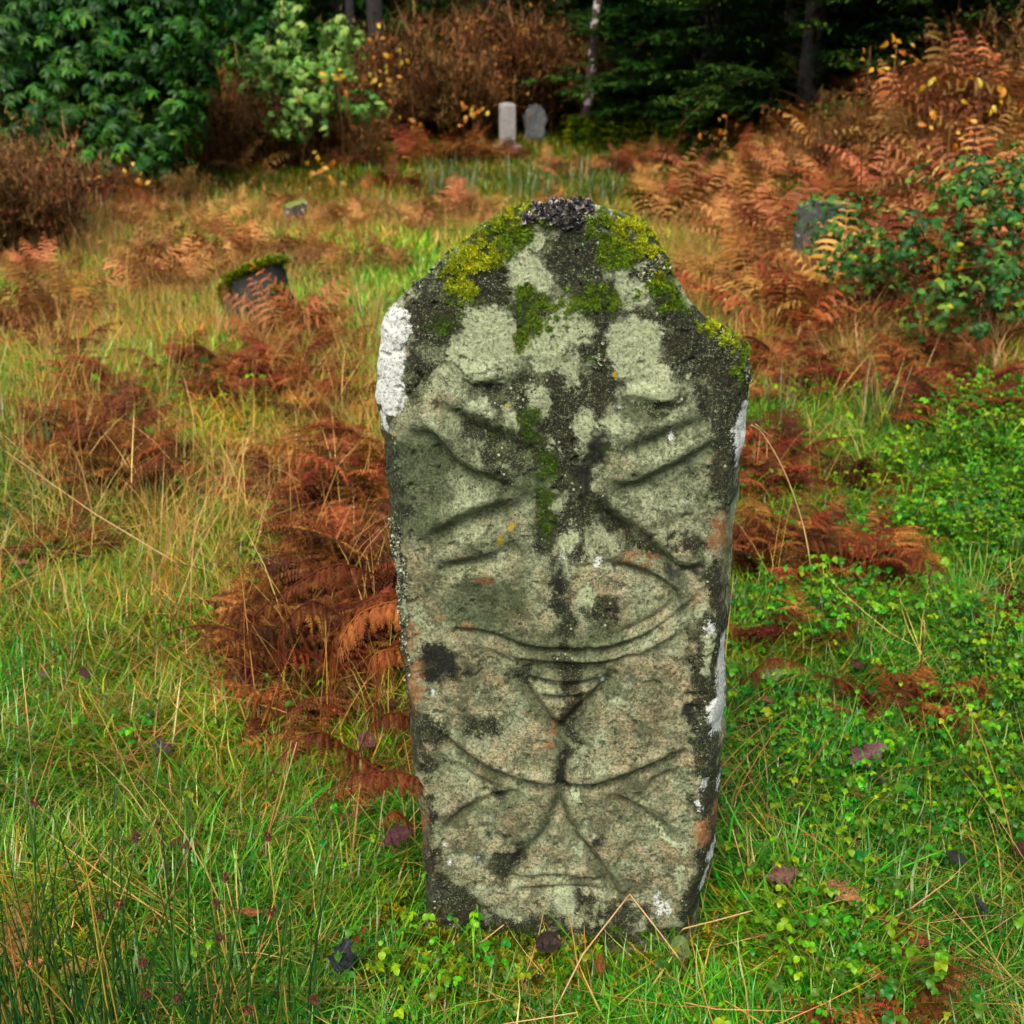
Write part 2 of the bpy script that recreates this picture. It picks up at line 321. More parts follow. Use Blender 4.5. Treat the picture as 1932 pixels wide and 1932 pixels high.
# lichen map
wx = PX + (fbm(PX / 26, PY / 26, 4) - .5) * 46; wy = PY + (fbm(PX / 26 + 70, PY / 26 + 30, 4) - .5) * 46
def sh(f, lst):
    k_ = .40624 if f is A1 else .42969; out = []
    for s in lst:
        if s[0] == 'e': x, y = f(s[1], s[2]); out.append(('e', x, y, s[3] * k_, s[4] * k_) + tuple(s[5:]))
        else: out.append(('l', [f(*p) for p in s[1]], s[2] * k_))
    return out
DARK = sh(A1, [('e', 1000, 1010, 150, 190), ('e', 1000, 1300, 110, 150), ('e', 760, 930, 150, 50), ('e', 640, 1130, 110, 40, 25), ('e', 1010, 1520, 110, 90), ('e', 760, 1240, 90, 50, 20), ('l', [(1020, 220), (1060, 420), (1150, 620), (1170, 860), (1120, 1080), (1060, 1300), (1080, 1420), (1030, 1560), (1060, 1690)], 56), ('l', [(860, 900), (900, 1100), (950, 1300), (940, 1500)], 34), ('l', [(120, 1000), (150, 1200), (175, 1400), (200, 1700)], 46), ('l', [(1790, 960), (1760, 1300), (1720, 1450)], 36), ('e', 1240, 780, 60, 60), ('l', [(1240, 560), (1460, 600), (1560, 760), (1640, 960), (1700, 1100)], 40), ('l', [(280, 900), (420, 780), (470, 640)], 40), ('e', 700, 960, 110, 40), ('e', 540, 1060, 60, 30), ('e', 390, 590, 165, 125), ('e', 330, 440, 90, 70), ('e', 250, 640, 50, 90), ('e', 300, 790, 38, 110), ('e', 650, 420, 110, 105), ('e', 480, 400, 80, 100), ('e', 640, 200, 120, 90), ('e', 1040, 300, 130, 175), ('e', 1140, 500, 120, 110),
  ('e', 870, 230, 70, 50), ('e', 850, 560, 110, 75), ('e', 830, 660, 40, 60), ('e', 1600, 720, 190, 130), ('e', 1770, 880, 100, 180), ('e', 1560, 620, 150, 90), ('e', 1450, 520, 70, 100), ('e', 1360, 260, 60, 80), ('l', [(1700, 950), (1740, 1150), (1730, 1420)], 56),
  ('e', 1130, 740, 85, 65), ('e', 1180, 870, 65, 140), ('l', [(620, 930), (740, 930), (800, 900), (790, 1000), (830, 1150), (900, 1260), (1000, 1330), (1080, 1400)], 52), ('l', [(560, 880), (640, 930)], 30), ('l', [(560, 1080), (700, 1130), (850, 1210)], 45),
  ('e', 960, 960, 55, 80), ('l', [(960, 1180), (1050, 1320), (1120, 1180)], 45), ('l', [(1120, 1420), (1230, 1560), (1380, 1680)], 34), ('e', 1500, 1600, 35, 28), ('e', 1590, 1630, 50, 45), ('l', [(900, 1420), (930, 1540), (880, 1620)], 42),
  ('l', [(130, 1050), (160, 1300), (190, 1450), (190, 1650)], 50), ('l', [(640, 1180), (700, 1340)], 30), ('l', [(1240, 900), (1420, 1000), (1560, 950)], 28), ('e', 960, 110, 190, 50), ('e', 560, 470, 60, 60)]) + \
 sh(A2, [('l', [(880, 60), (890, 300), (900, 480), (940, 640), (900, 840), (885, 1080)], 30), ('l', [(170, 300), (200, 600), (225, 900), (250, 1200), (285, 1500)], 32), ('e', 540, 820, 50, 36), ('e', 340, 540, 90, 80), ('e', 730, 600, 60, 30), ('e', 1040, 300, 60, 70), ('e', 640, 1440, 70, 60), ('l', [(1540, 120), (1590, 300), (1500, 400), (1500, 620)], 34), ('l', [(1590, 380), (1570, 520), (1500, 700), (1490, 830), (1540, 980), (1550, 1180)], 52), ('l', [(1520, 1150), (1560, 1300), (1500, 1500), (1450, 1640)], 55), ('l', [(1560, 1300), (1560, 1600)], 40), ('l', [(150, 180), (180, 380)], 14),
  ('l', [(215, 760), (240, 960), (280, 1020)], 36), ('l', [(290, 1150), (300, 1400), (320, 1620)], 26), ('e', 420, 1600, 130, 80), ('e', 700, 1680, 180, 40), ('l', [(400, 1690), (900, 1740), (1350, 1730)], 44), ('e', 960, 1600, 60, 50), ('e', 1150, 1650, 100, 50),
  ('e', 880, 320, 32, 60), ('e', 1100, 330, 38, 60), ('e', 360, 1560, 80, 60), ('e', 930, 870, 34, 60), ('l', [(880, 120), (880, 250)], 14), ('e', 300, 850, 60, 70)])
BLACK = sh(A1, [('l', [(1150, 1170), (1110, 1240), (1080, 1340)], 38), ('e', 1380, 1600, 12, 12)]) + sh(A2, [('e', 320, 510, 50, 45), ('e', 380, 540, 40, 34), ('e', 330, 590, 28, 26), ('e', 880, 190, 10, 50), ('e', 700, 1370, 28, 32), ('e', 605, 1112, 30, 18), ('e', 1450, 118, 55, 24),
  ('e', 1360, 130, 30, 14), ('e', 1440, 745, 22, 34), ('l', [(890, 960), (885, 1080)], 12), ('e', 600, 1305, 12, 9), ('e', 650, 1410, 12, 10), ('e', 1010, 1350, 13, 10), ('e', 1055, 1320, 10, 9), ('e', 520, 1412, 10, 12), ('e', 470, 575, 10, 9), ('e', 560, 1195, 8, 8), ('e', 1140, 1440, 16, 8), ('e', 960, 1560, 12, 20), ('e', 830, 1320, 10, 10), ('e', 335, 1208, 8, 8)])
PALE = sh(A1, [('e', 830, 400, 95, 95), ('e', 780, 290, 50, 32), ('e', 850, 220, 60, 40), ('e', 620, 600, 115, 80), ('e', 680, 700, 180, 90), ('e', 560, 760, 150, 70), ('e', 880, 690, 130, 90), ('e', 1010, 640, 110, 70), ('e', 1000, 520, 60, 60), ('e', 1295, 430, 85, 125), ('e', 1320, 700, 140, 115),
  ('e', 1400, 920, 140, 60), ('e', 1360, 820, 150, 70), ('e', 1020, 820, 40, 90), ('e', 870, 970, 46, 90), ('e', 740, 1070, 50, 45), ('e', 1090, 1080, 48, 100), ('e', 1085, 1230, 40, 70), ('e', 910, 1160, 16, 50), ('e', 600, 862, 52, 34), ('e', 697, 862, 40, 30), ('e', 1150, 110, 65, 55), ('e', 1250, 230, 50, 50),
  ('e', 1200, 1080, 60, 50), ('e', 945, 1465, 28, 40), ('e', 1005, 1552, 14, 16), ('e', 900, 800, 70, 50), ('e', 600, 990, 50, 50), ('e', 870, 840, 14, 14), ('e', 1560, 830, 18, 18), ('e', 1010, 1630, 50, 60), ('e', 960, 1220, 20, 24)]) + \
 sh(A2, [('l', [(250, 1050), (245, 1120), (255, 1180)], 20), ('l', [(185, 190), (195, 260), (185, 340)], 22), ('l', [(160, 60), (175, 160)], 14), ('l', [(1530, 420), (1520, 500), (1525, 580)], 20), ('e', 950, 1120, 34, 26), ('e', 1270, 1440, 26, 14), ('l', [(1270, 1240), (1390, 1320), (1420, 1370), (1400, 1560)], 14),
  ('e', 900, 1590, 60, 60), ('e', 690, 1655, 50, 30), ('e', 640, 1650, 30, 20), ('e', 945, 1680, 30, 34), ('e', 1240, 1700, 30, 22), ('e', 950, 1370, 24, 40), ('e', 1500, 310, 22, 50), ('l', [(200, 380), (230, 480)], 12), ('e', 990, 240, 50, 60), ('e', 900, 120, 36, 60), ('e', 600, 40, 60, 34)])
WHITE = sh(A1, [('l', [(205, 610), (185, 720), (165, 860), (175, 960)], 66), ('l', [(130, 640), (105, 800), (110, 960)], 40), ('l', [(1830, 1020), (1815, 1120), (1805, 1230)], 26), ('l', [(1790, 1120), (1795, 1280)], 14), ('e', 150, 1105, 20, 22), ('e', 125, 1058, 14, 14), ('e', 990, 1690, 16, 26, 20), ('e', 1480, 1120, 9, 14), ('e', 1240, 990, 16, 8)]) + \
 sh(A2, [('e', 900, 78, 13, 26, -20), ('l', [(1608, 470), (1598, 620), (1580, 760), (1595, 880)], 22), ('e', 1560, 760, 46, 50), ('l', [(1565, 740), (1585, 860)], 36), ('e', 1545, 1460, 22, 40), ('l', [(1535, 1530), (1522, 1600)], 13), ('e', 1515, 1060, 14, 24), ('e', 1575, 1150, 10, 24), ('e', 1490, 1140, 12, 22), ('e', 1060, 620, 18, 16), ('e', 1310, 1590, 18, 36), ('e', 1350, 1620, 16, 26), ('e', 320, 660, 17, 12),
  ('e', 1535, 390, 14, 20), ('e', 510, 1410, 8, 8), ('e', 390, 1412, 9, 9), ('e', 365, 1338, 7, 7), ('e', 1045, 95, 12, 16)])
ORNG = sh(A1, [('e', 1710, 1590, 46, 85)]) + sh(A2, [('e', 238, 640, 40, 80), ('e', 220, 430, 26, 60), ('e', 235, 550, 40, 40), ('e', 1265, 88, 24, 10, 20), ('e', 1200, 66, 20, 8), ('e', 1310, 128, 12, 7), ('e', 820, 908, 14, 12), ('e', 832, 858, 12, 16), ('e', 356, 322, 14, 12), ('e', 435, 400, 18, 8), ('e', 485, 408, 10, 8), ('e', 1210, 500, 14, 10), ('e', 610, 612, 8, 12), ('e', 1480, 240, 20, 30), ('e', 265, 1260, 20, 80), ('e', 1500, 1300, 34, 50), ('e', 1560, 1260, 18, 60), ('e', 560, 160, 36, 26)])
YELL = sh(A1, [('e', 740, 1550, 12, 20, 30), ('e', 690, 1610, 12, 20), ('e', 725, 990, 10, 9), ('e', 1225, 845, 9, 16), ('e', 695, 1578, 9, 7)]) + sh(A2, [('e', 618, 8, 14, 12)])
MOSS = sh(A1, [('l', [(800, 90), (720, 110), (640, 180), (560, 260), (500, 310), (470, 380), (520, 470)], 50), ('l', [(540, 300), (700, 260), (760, 170)], 44), ('l', [(1170, 150), (1280, 160), (1380, 210), (1430, 300), (1440, 400), (1440, 480), (1520, 530)], 42), ('e', 1260, 250, 60, 50),
  ('l', [(1640, 595), (1730, 640), (1800, 700), (1840, 800), (1830, 900)], 26), ('e', 850, 510, 100, 50), ('e', 830, 600, 44, 80), ('e', 1140, 490, 130, 60), ('l', [(790, 680), (830, 640)], 22), ('e', 830, 1090, 42, 100), ('e', 900, 1290, 46, 70), ('l', [(890, 1400), (910, 1600)], 34), ('e', 1150, 760, 40, 45), ('e', 1460, 360, 60, 60), ('e', 450, 620, 60, 50), ('e', 1190, 1200, 24, 16), ('e', 700, 1100, 60, 24)]) + \
  sh(A2, [('l', [(300, 1640), (330, 1720), (700, 1750), (1100, 1770), (1400, 1740), (1480, 1640)], 26)])
WET = sh(A1, [('e', 1060, 320, 140, 190), ('e', 1150, 480, 100, 80), ('e', 1100, 1240, 60, 100), ('l', [(1120, 1420), (1230, 1560), (1380, 1680)], 34), ('l', [(130, 1100), (160, 1300), (190, 1600)], 30), ('e', 1180, 840, 60, 120), ('e', 1300, 1010, 120, 30)])
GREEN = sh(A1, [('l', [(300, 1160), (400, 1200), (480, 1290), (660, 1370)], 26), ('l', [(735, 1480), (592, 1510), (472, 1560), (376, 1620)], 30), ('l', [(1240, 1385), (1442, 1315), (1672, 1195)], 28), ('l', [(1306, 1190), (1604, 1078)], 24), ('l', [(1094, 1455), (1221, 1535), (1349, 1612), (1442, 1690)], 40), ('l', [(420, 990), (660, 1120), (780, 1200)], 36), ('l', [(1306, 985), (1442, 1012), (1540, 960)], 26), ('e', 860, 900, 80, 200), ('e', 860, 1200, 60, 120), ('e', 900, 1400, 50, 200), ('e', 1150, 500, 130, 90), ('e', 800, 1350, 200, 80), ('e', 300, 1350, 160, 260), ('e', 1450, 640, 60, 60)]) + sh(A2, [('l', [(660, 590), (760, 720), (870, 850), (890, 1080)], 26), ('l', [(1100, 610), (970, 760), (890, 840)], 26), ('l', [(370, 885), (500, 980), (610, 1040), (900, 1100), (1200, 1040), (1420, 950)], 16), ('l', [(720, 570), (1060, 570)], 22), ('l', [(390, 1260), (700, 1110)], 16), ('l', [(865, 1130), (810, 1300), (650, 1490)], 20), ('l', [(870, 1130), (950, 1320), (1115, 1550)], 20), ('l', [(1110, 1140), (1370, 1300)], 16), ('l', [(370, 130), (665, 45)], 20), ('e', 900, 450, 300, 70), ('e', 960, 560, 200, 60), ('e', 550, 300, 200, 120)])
flds = {'f_dark': fld(wx, wy, DARK, 44), 'f_black': fld(wx * .4 + PX * .6, wy * .4 + PY * .6, BLACK, 44), 'f_pale': fld(wx * .7 + PX * .3, wy * .7 + PY * .3, PALE, 40), 'f_white': fld(wx * .4 + PX * .6, wy * .4 + PY * .6, WHITE, 46), 'f_orange': fld(wx * .6 + PX * .4, wy * .6 + PY * .4, ORNG, 34),
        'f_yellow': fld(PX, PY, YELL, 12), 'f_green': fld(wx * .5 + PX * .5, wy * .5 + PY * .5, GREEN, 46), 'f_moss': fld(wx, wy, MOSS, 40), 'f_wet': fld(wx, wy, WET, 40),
        'f_low': sst(900, 1250, PY + (wx - PX) * 3), 'f_edge': q}
def stone_mat():
    t = NT('weathered_lichen_stone'); o = t.obj
    n1 = t.noise(55, 6, .72); n2 = t.noise(190, 6, .8); n3 = t.noise(430, 3, .7); n4 = t.noise(16, 5, .65)
    nf = t.math('ADD', t.math('MULTIPLY', t.noise(34, 9, .82), .65), t.math('MULTIPLY', n2, .35))
    def m(name, amp=.9, w=.06, nz=None):
        amp = amp * 2.6; nz = nf
        f = t.math('ADD', t.attr(name), t.math('MULTIPLY', t.math('SUBTRACT', nz if nz is not None else n1, .5), amp)); return t.mr(f, .5 - w, .5 + w)
    up = t.ramp(n2, [(.36, (.10, .12, .065)), (.44, (.27, .30, .175)), (.52, (.46, .49, .31)), (.62, (.66, .68, .48))])
    lo = t.ramp(n2, [(.36, (.11, .10, .055)), (.43, (.31, .26, .155)), (.52, (.55, .44, .28)), (.62, (.80, .62, .44))])
    bei = t.mix(t.mr(n4, .40, .62), up, lo); c = t.mix(t.math('MULTIPLY', t.attr('f_low'), .8), t.mix(t.mr(n4, .54, .70), up, lo), t.mix(.9, up, bei)); c = t.mix(t.math('MULTIPLY', t.math('MULTIPLY', t.attr('f_low'), t.mr(t.noise(11, 6, .7), .50, .62)), .55), c, t.ramp(n2, [(.38, (.18, .12, .065)), (.50, (.56, .39, .22)), (.6, (.74, .56, .36))]))
    c = t.mix(t.math('MULTIPLY', t.mr(t.noise(17, 8, .78, out=0), .45, .58), .78), c, t.ramp(n2, [(.36, (.045, .055, .028)), (.6, (.20, .22, .12))]))
    c = t.mix(t.math('MULTIPLY', t.mr(t.noise(7, 6, .7), .50, .68), .5), c, (.085, .10, .052)); c = t.mix(t.math('MULTIPLY', t.mr(t.noise(42, 7, .8), .56, .64), .8), c, (.030, .034, .016)); c = t.mix(t.math('MULTIPLY', t.mr(t.noise(31, 7, .8, vec=t.n('VectorMath', {0: o, 1: (5, 1, 9)}, operation='ADD').outputs[0]), .57, .63), .6), c, (.62, .64, .44))            # greyer, algae-stained areas
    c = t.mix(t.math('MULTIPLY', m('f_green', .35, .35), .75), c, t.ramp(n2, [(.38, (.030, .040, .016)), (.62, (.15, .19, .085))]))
    dk = t.ramp(t.math('ADD', t.math('MULTIPLY', n3, .5), t.math('MULTIPLY', n2, .5)), [(.42, (.008, .009, .003)), (.505, (.026, .029, .011)), (.55, (.10, .11, .045)), (.61, (.46, .49, .30))])
    dk = t.mix(t.math('MULTIPLY', t.mr(t.noise(26, 5, .7), .55, .66), .75), dk, t.ramp(n2, [(.42, (.05, .055, .02)), (.56, (.22, .24, .12))])); dk = t.mix(t.math('MULTIPLY', t.mr(n4, .5, .65), .55), dk, t.ramp(n3, [(.4, (.020, .012, .005)), (.62, (.085, .050, .024))]))
    c = t.mix(t.math('MULTIPLY', m('f_dark', 1.5, .10), .95), c, dk)
    pl = t.ramp(n2, [(.37, (.14, .17, .09)), (.44, (.42, .47, .28)), (.54, (.62, .66, .43)), (.64, (.76, .77, .58))])
    c = t.mix(t.math('MULTIPLY', m('f_pale', .85, .12), .9), c, pl)
    c = t.mix(t.math('MULTIPLY', m('f_orange', 1.6, .12), .7), c, t.ramp(n2, [(.35, (.30, .12, .045)), (.6, (.55, .27, .12)), (.75, (.60, .42, .30))]))
    sp = t.mr(t.voro(95), .17, .10); spm = t.mr(t.noise(30, 3), .56, .62); c = t.mix(t.math('MULTIPLY', sp, spm), c, (.012, .012, .008))            # dark fruiting specks
    sp2 = t.mr(t.voro(210), .17, .11); spm2 = t.mr(t.noise(21, 3, vec=t.n('VectorMath', {0: o, 1: (3, 7, 2)}, operation='ADD').outputs[0]), .57, .64); c = t.mix(t.math('MULTIPLY', sp2, spm2), c, (.75, .78, .68)); sp3 = t.mr(t.voro(75), .20, .12); c = t.mix(t.math('MULTIPLY', sp3, t.math('MULTIPLY', m('f_dark', 1.5, .10), t.mr(t.noise(13, 3), .50, .56))), c, (.60, .64, .46))
    c = t.mix(t.math('MULTIPLY', m('f_black', 1.1, .16), .93), c, t.ramp(n2, [(.4, (.006, .006, .005)), (.7, (.06, .06, .045))]))
    wh = t.ramp(n2, [(.38, (.16, .16, .14)), (.43, (.55, .56, .52)), (.50, (.95, .95, .92)), (.6, (1., 1., .98))])
    c = t.mix(m('f_white', .7, .04), c, wh)
    c = t.mix(m('f_yellow', .9, .08), c, (.62, .42, .04))
    ms = m('f_moss', 1.2, .12); c = t.mix(t.math('MULTIPLY', ms, .9), c, t.ramp(n3, [(.35, (.020, .038, .006)), (.7, (.10, .14, .012))]))
    c = t.mix(1., c, (.60, .615, .58), 'MULTIPLY'); c = t.n('Gamma', {0: c, 1: 1.18}).outputs[0]; c = t.mix(1., c, (1.12, 1.12, 1.12), 'MULTIPLY'); t.set(t.b.inputs['Base Color'], c)
    wet = m('f_wet', 1.2, .2); t.set(t.b.inputs['Roughness'], t.math('SUBTRACT', .78, t.math('MULTIPLY', wet, t.mr(n3, .4, .6, .2, .6)))); t.b.inputs['Specular IOR Level'].default_value = .22
    h = t.math('ADD', t.math('MULTIPLY', n2, .6), t.math('MULTIPLY', n3, .5)); h = t.math('ADD', h, t.math('MULTIPLY', m('f_pale', .75, .045), .35)); h = t.math('ADD', h, t.math('MULTIPLY', n1, 1.0)); h = t.math('SUBTRACT', h, t.math('MULTIPLY', m('f_black', 1.1, .16), .3))
    t.set(t.b.inputs['Normal'], t.bump(h, .006)); return t.m
# mesh: front grid, side rings, back
FV = FP.reshape(-1, 3); idx = np.arange(NR * NCOL).reshape(NR, NCOL)
a, b, c_, d_ = idx[:-1, :-1].ravel(), idx[:-1, 1:].ravel(), idx[1:, 1:].ravel(), idx[1:, :-1].ravel()
FF = np.concatenate([np.stack([a, b, c_], 1), np.stack([a, c_, d_], 1)])
ring = np.concatenate([idx[:, 0], idx[-1, 1:-1], idx[::-1, -1]]); nb = len(ring); Vs = [FV]; Fs = [FF]; last = ring; base = len(FV)
s0 = FS.ravel()[ring]; z0 = FZ.ravel()[ring]; dep0 = depth.ravel()[ring]; THK = .15; att = {k_: [v.ravel()] for k_, v in flds.items()}
for j in range(1, 9):
    f_ = j / 8; dj = dep0 + (THK - dep0) * f_; ins = .004 * math.sin(f_ * 3) * 1 - .02 * max(0, f_ - .8) / .2
    s_ = s0 * (1 + ins / .28) + (fbm(s0 * 20 + z0 * 18, dj * 30, 3) - .5) * .012; z_ = z0 - .10 * f_ * sst(.95, 1.3, z0) + ins * sst(.9, 1.3, z0) + (fbm(s0 * 21, dj * 30 + 4, 3) - .5) * .010 * sst(.05, .3, z0)
    if f_ < .4: s_ = s0 + (s_ - s0) * f_ * 2.5
    Vs.append(C0 + s_[:, None] * RV + z_[:, None] * np.array([0, 0, 1.]) + dj[:, None] * BV); cur = base + np.arange(nb); base += nb
    A_, B_, C_, D_ = last[:-1], last[1:], cur[1:], cur[:-1]; Fs.append(np.concatenate([np.stack([A_, D_, C_], 1), np.stack([A_, C_, B_], 1)])); last = cur
    for k_ in att: att[k_].append(att[k_][0][ring] if k_ not in ('f_edge',) else np.ones(nb))
Vs.append((C0 + np.array([0, 0, .6]) + THK * BV)[None]); Fs.append(np.stack([last[:-1], np.full(nb - 1, base), last[1:]], 1))
for k_ in att: att[k_].append([.0])
grave = link('carved_gravestone', None, loc=C0); tag(grave, 'tall weathered gravestone with worn carvings, lichen and mossy shoulders in the middle', 'gravestone')
slab_v = np.concatenate(Vs) - C0
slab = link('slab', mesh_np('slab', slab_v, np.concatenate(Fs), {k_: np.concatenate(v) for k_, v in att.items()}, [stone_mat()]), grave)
# outward normals of the front for anything growing on it
N_ = np.cross(np.gradient(FP, axis=1), np.gradient(FP, axis=0)); N_ /= np.linalg.norm(N_, axis=2)[..., None] + 1e-12
if N_[NR // 2, NCOL // 2] @ BV > 0: N_ = -N_

# ------------------------------------------------------------------ scattering of what nobody could count
def scatter(name, P, rot, scl, icol, var, meshes, parent=None, loc=None, kind='stuff', label=None, cat=None):
    col = bpy.data.collections.new(name + '_kinds')
    for k_, m_ in enumerate(meshes):
        o = bpy.data.objects.new(f'{name}_tuft.{k_:03d}', m_); col.objects.link(o)
    me = bpy.data.meshes.new(name); n = len(P); me.vertices.add(n); me.vertices.foreach_set('co', np.asarray(P, np.float32).ravel())
    def av(nm, typ, key, v): me.attributes.new(nm, typ, 'POINT').data.foreach_set(key, np.ascontiguousarray(v).ravel())
    av('rot', 'FLOAT_VECTOR', 'vector', np.asarray(rot, np.float32)); av('scl', 'FLOAT', 'value', np.asarray(scl, np.float32)); av('var', 'INT', 'value', np.asarray(var, np.int32))
    av('irnd', 'FLOAT', 'value', rng.random(n).astype(np.float32)); av('icol', 'FLOAT_COLOR', 'color', np.concatenate([np.asarray(icol, np.float32), np.ones((n, 1), np.float32)], 1))
    g = bpy.data.node_groups.new(name, 'GeometryNodeTree'); g.interface.new_socket('Geometry', in_out='INPUT', socket_type='NodeSocketGeometry'); g.interface.new_socket('Geometry', in_out='OUTPUT', socket_type='NodeSocketGeometry')
    N = g.nodes.new; L = g.links.new
    gi = N('NodeGroupInput'); go = N('NodeGroupOutput'); ip = N('GeometryNodeInstanceOnPoints'); ci = N('GeometryNodeCollectionInfo')
    ci.inputs[0].default_value = col; ci.inputs[1].default_value = True; ci.inputs[2].default_value = True
    def na(nm, dt): q_ = N('GeometryNodeInputNamedAttribute'); q_.data_type = dt; q_.inputs[0].default_value = nm; return q_.outputs[0]
    er = N('FunctionNodeEulerToRotation'); L(na('rot', 'FLOAT_VECTOR'), er.inputs[0])
    L(gi.outputs[0], ip.inputs['Points']); L(ci.outputs[0], ip.inputs['Instance']); ip.inputs['Pick Instance'].default_value = True
    L(na('var', 'INT'), ip.inputs['Instance Index']); L(er.outputs[0], ip.inputs['Rotation']); L(na('scl', 'FLOAT'), ip.inputs['Scale']); L(ip.outputs[0], go.inputs[0])
    o = link(name, me, parent, loc); md = o.modifiers.new('scatter', 'NODES'); md.node_group = g
    return tag(o, label, cat, kind=kind)
def rnd(a, b, n): return a + (b - a) * rng.random(n)
def frust_points(y0, y1, dens, pad=1.9):
    """random ground points inside (and a bit beside) the view between two distances"""
    wmax = y1 * .52 + pad + .3; n = int(dens * (y1 - y0) * 2 * wmax); x = rnd(-wmax, wmax, n); y = rnd(y0, y1, n)
    k_ = np.abs(x) < y * .52 + pad; return x[k_], y[k_]
def on_stone(x, y, pad=0.0):
    s = (x - C0[0]) * RV[0] + (y - C0[1]) * RV[1]; n = (x - C0[0]) * BV[0] + (y - C0[1]) * BV[1]
    return (np.abs(s - .01) < .285 + pad) & (n > -.005 - pad) & (n < .16 + pad)
def field_px(x, y, shapes, soft, z=0.): 
    p = proj(np.stack([x, y, terrain(x, y) + z], 1)); wxx = p[0] + (fbm(x * 3, y * 3) - .5) * 160 / np.maximum(y, 1) * 2; wyy = p[1] + (fbm(x * 3 + 50, y * 3) - .5) * 120 / np.maximum(y, 1) * 2
    return fld(wxx, wyy, shapes, soft)

GSTOPS = [(0., (.055, .20, .018)), (.35, (.13, .34, .030)), (.55, (.26, .46, .05)), (.72, (.44, .50, .085)), (.84, (.64, .46, .15)), (.93, (.55, .27, .07)), (1., (.20, .085, .03))]
MGRASS = leaf_mat('wet_grass_blade', GSTOPS, .26, .22, True, .5, .28)
MSTRAW = leaf_mat('dry_straw', [(0., (.34, .20, .065)), (.5, (.52, .33, .12)), (1., (.66, .47, .22))], .5, .2, True, .3, .15)
MRUST = leaf_mat('dead_bracken', [(0., (.070, .022, .009)), (.35, (.19, .060, .022)), (.65, (.38, .150, .056)), (1., (.56, .29, .13))], .6, .18, False, .6, .1, .025)
def tuft(n, L0, L1, wid, tilt, droop, k_=5, spread=.03, tint=(0, .75), wob=1.4):
    base = np.stack([rnd(-spread, spread, n), rnd(-spread, spread, n), np.full(n, -.008)], 1); L = rnd(L0, L1, n)
    P, Sd = curves(base, rnd(0, 2 * math.pi, n), L, rnd(*tilt, n), rnd(*droop, n), k_, wob)
    s = np.linspace(0, 1, k_)[None]; W = wid * rnd(.6, 1.3, n)[:, None] * (1 - s ** 2.2) ** .8 * (.6 + .4 * np.minimum(1, s * 4))
    P[..., 2] = np.maximum(P[..., 2], .004 + .012 * rng.random((n, 1)))
    return strips(P, W + 1e-5, Sd, rnd(tint[0], tint[1], n))
def tint_dist(n, mu):
    return mu
def mk(name, g, mat_): return mesh_np(name, g[0], g[1], {'tint': g[2]}, [mat_])
grassN = []
for k_ in range(10):
    n_ = 80; g = tuft(n_, .05, .18, .0018, (.5, 1.45), (.1, 1.2), 5, .09)
    tv = rng.beta(1.3, 1.7, n_) * .8; tv[rng.random(n_) < .10] = .86; tv[rng.random(n_) < .05] = .95; g = (g[0], g[1], np.repeat(tv, 10)); grassN.append(mk('grass_blades', g, MGRASS))
grassF = []
for k_ in range(6):
    n_ = 110; g = tuft(n_, .04, .14, .0032, (.1, 1.0), (.3, 1.2), 4, .22)
    tv = rng.beta(1.3, 1.7, n_) * .8; tv[rng.random(n_) < .14] = .86; g = (g[0], g[1], np.repeat(tv, 8)); grassF.append(mk('grass_blades', g, MGRASS))
# where the sward is fresh green, yellowed or brown
FRESH = [('e', 1000, 1950, 900, 250), ('e', 620, 1650, 330, 220), ('e', 1700, 1600, 330, 420), ('e', 1800, 1050, 200, 280), ('e', 100, 980, 160, 90), ('e', 60, 1450, 200, 260), ('e', 620, 590, 110, 60), ('e', 950, 1500, 900, 120)]
YLW = [('e', 300, 1150, 330, 130), ('e', 330, 1390, 260, 90), ('e', 600, 850, 200, 120), ('e', 1450, 1210, 70, 90), ('e', 700, 1100, 200, 150), ('e', 1100, 1850, 300, 60), ('e', 650, 1740, 90, 70), ('e', 100, 1750, 140, 90)]
BRN = [('e', 560, 350, 500, 60), ('e', 900, 400, 600, 50), ('e', 250, 700, 260, 120), ('e', 450, 800, 200, 150), ('e', 1500, 560, 300, 130), ('e', 200, 900, 160, 100), ('e', 1700, 640, 250, 80), ('e', 420, 1580, 80, 40), ('e', 700, 1300, 90, 160), ('e', 1550, 1050, 130, 60), ('e', 1250, 1850, 160, 40)]
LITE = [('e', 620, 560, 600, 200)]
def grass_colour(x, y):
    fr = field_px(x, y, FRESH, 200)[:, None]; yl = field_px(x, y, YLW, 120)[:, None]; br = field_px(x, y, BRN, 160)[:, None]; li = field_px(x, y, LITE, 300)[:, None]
    n1 = fbm(x * 2.1 + 9, y * 2.1, 4)[:, None]; n2 = fbm(x * 6 + 3, y * 6 + 7, 3)[:, None]
    c = np.array([1.0, 1.0, .9]) * (0.75 + .5 * n2)
    c = c * (1 - fr) + fr * np.array([.50, 1.0, .8]) * (.45 + 1.0 * n1)
    c = c * (1 - yl * .8) + yl * .8 * np.array([1.75, 1.12, .8]) * (.7 + .6 * n2)
    b_ = np.clip(br * sst(.38, .54, n1) * 1.3, 0, 1); c = c * (1 - b_) + b_ * np.array([1.9, .95, .95]) * (.6 + .7 * n2)
    m_ = sst(.54, .64, n2) * .5 * (1 - fr * .7); c = c * (1 - m_) + m_ * np.array([1.5, .95, .7])
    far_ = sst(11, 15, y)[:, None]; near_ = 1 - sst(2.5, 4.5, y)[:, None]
    return c * (1 + .35 * li * (1 - far_)) * (1 - far_ * np.array([.30, .42, .5])) * (1 - near_ * .16)
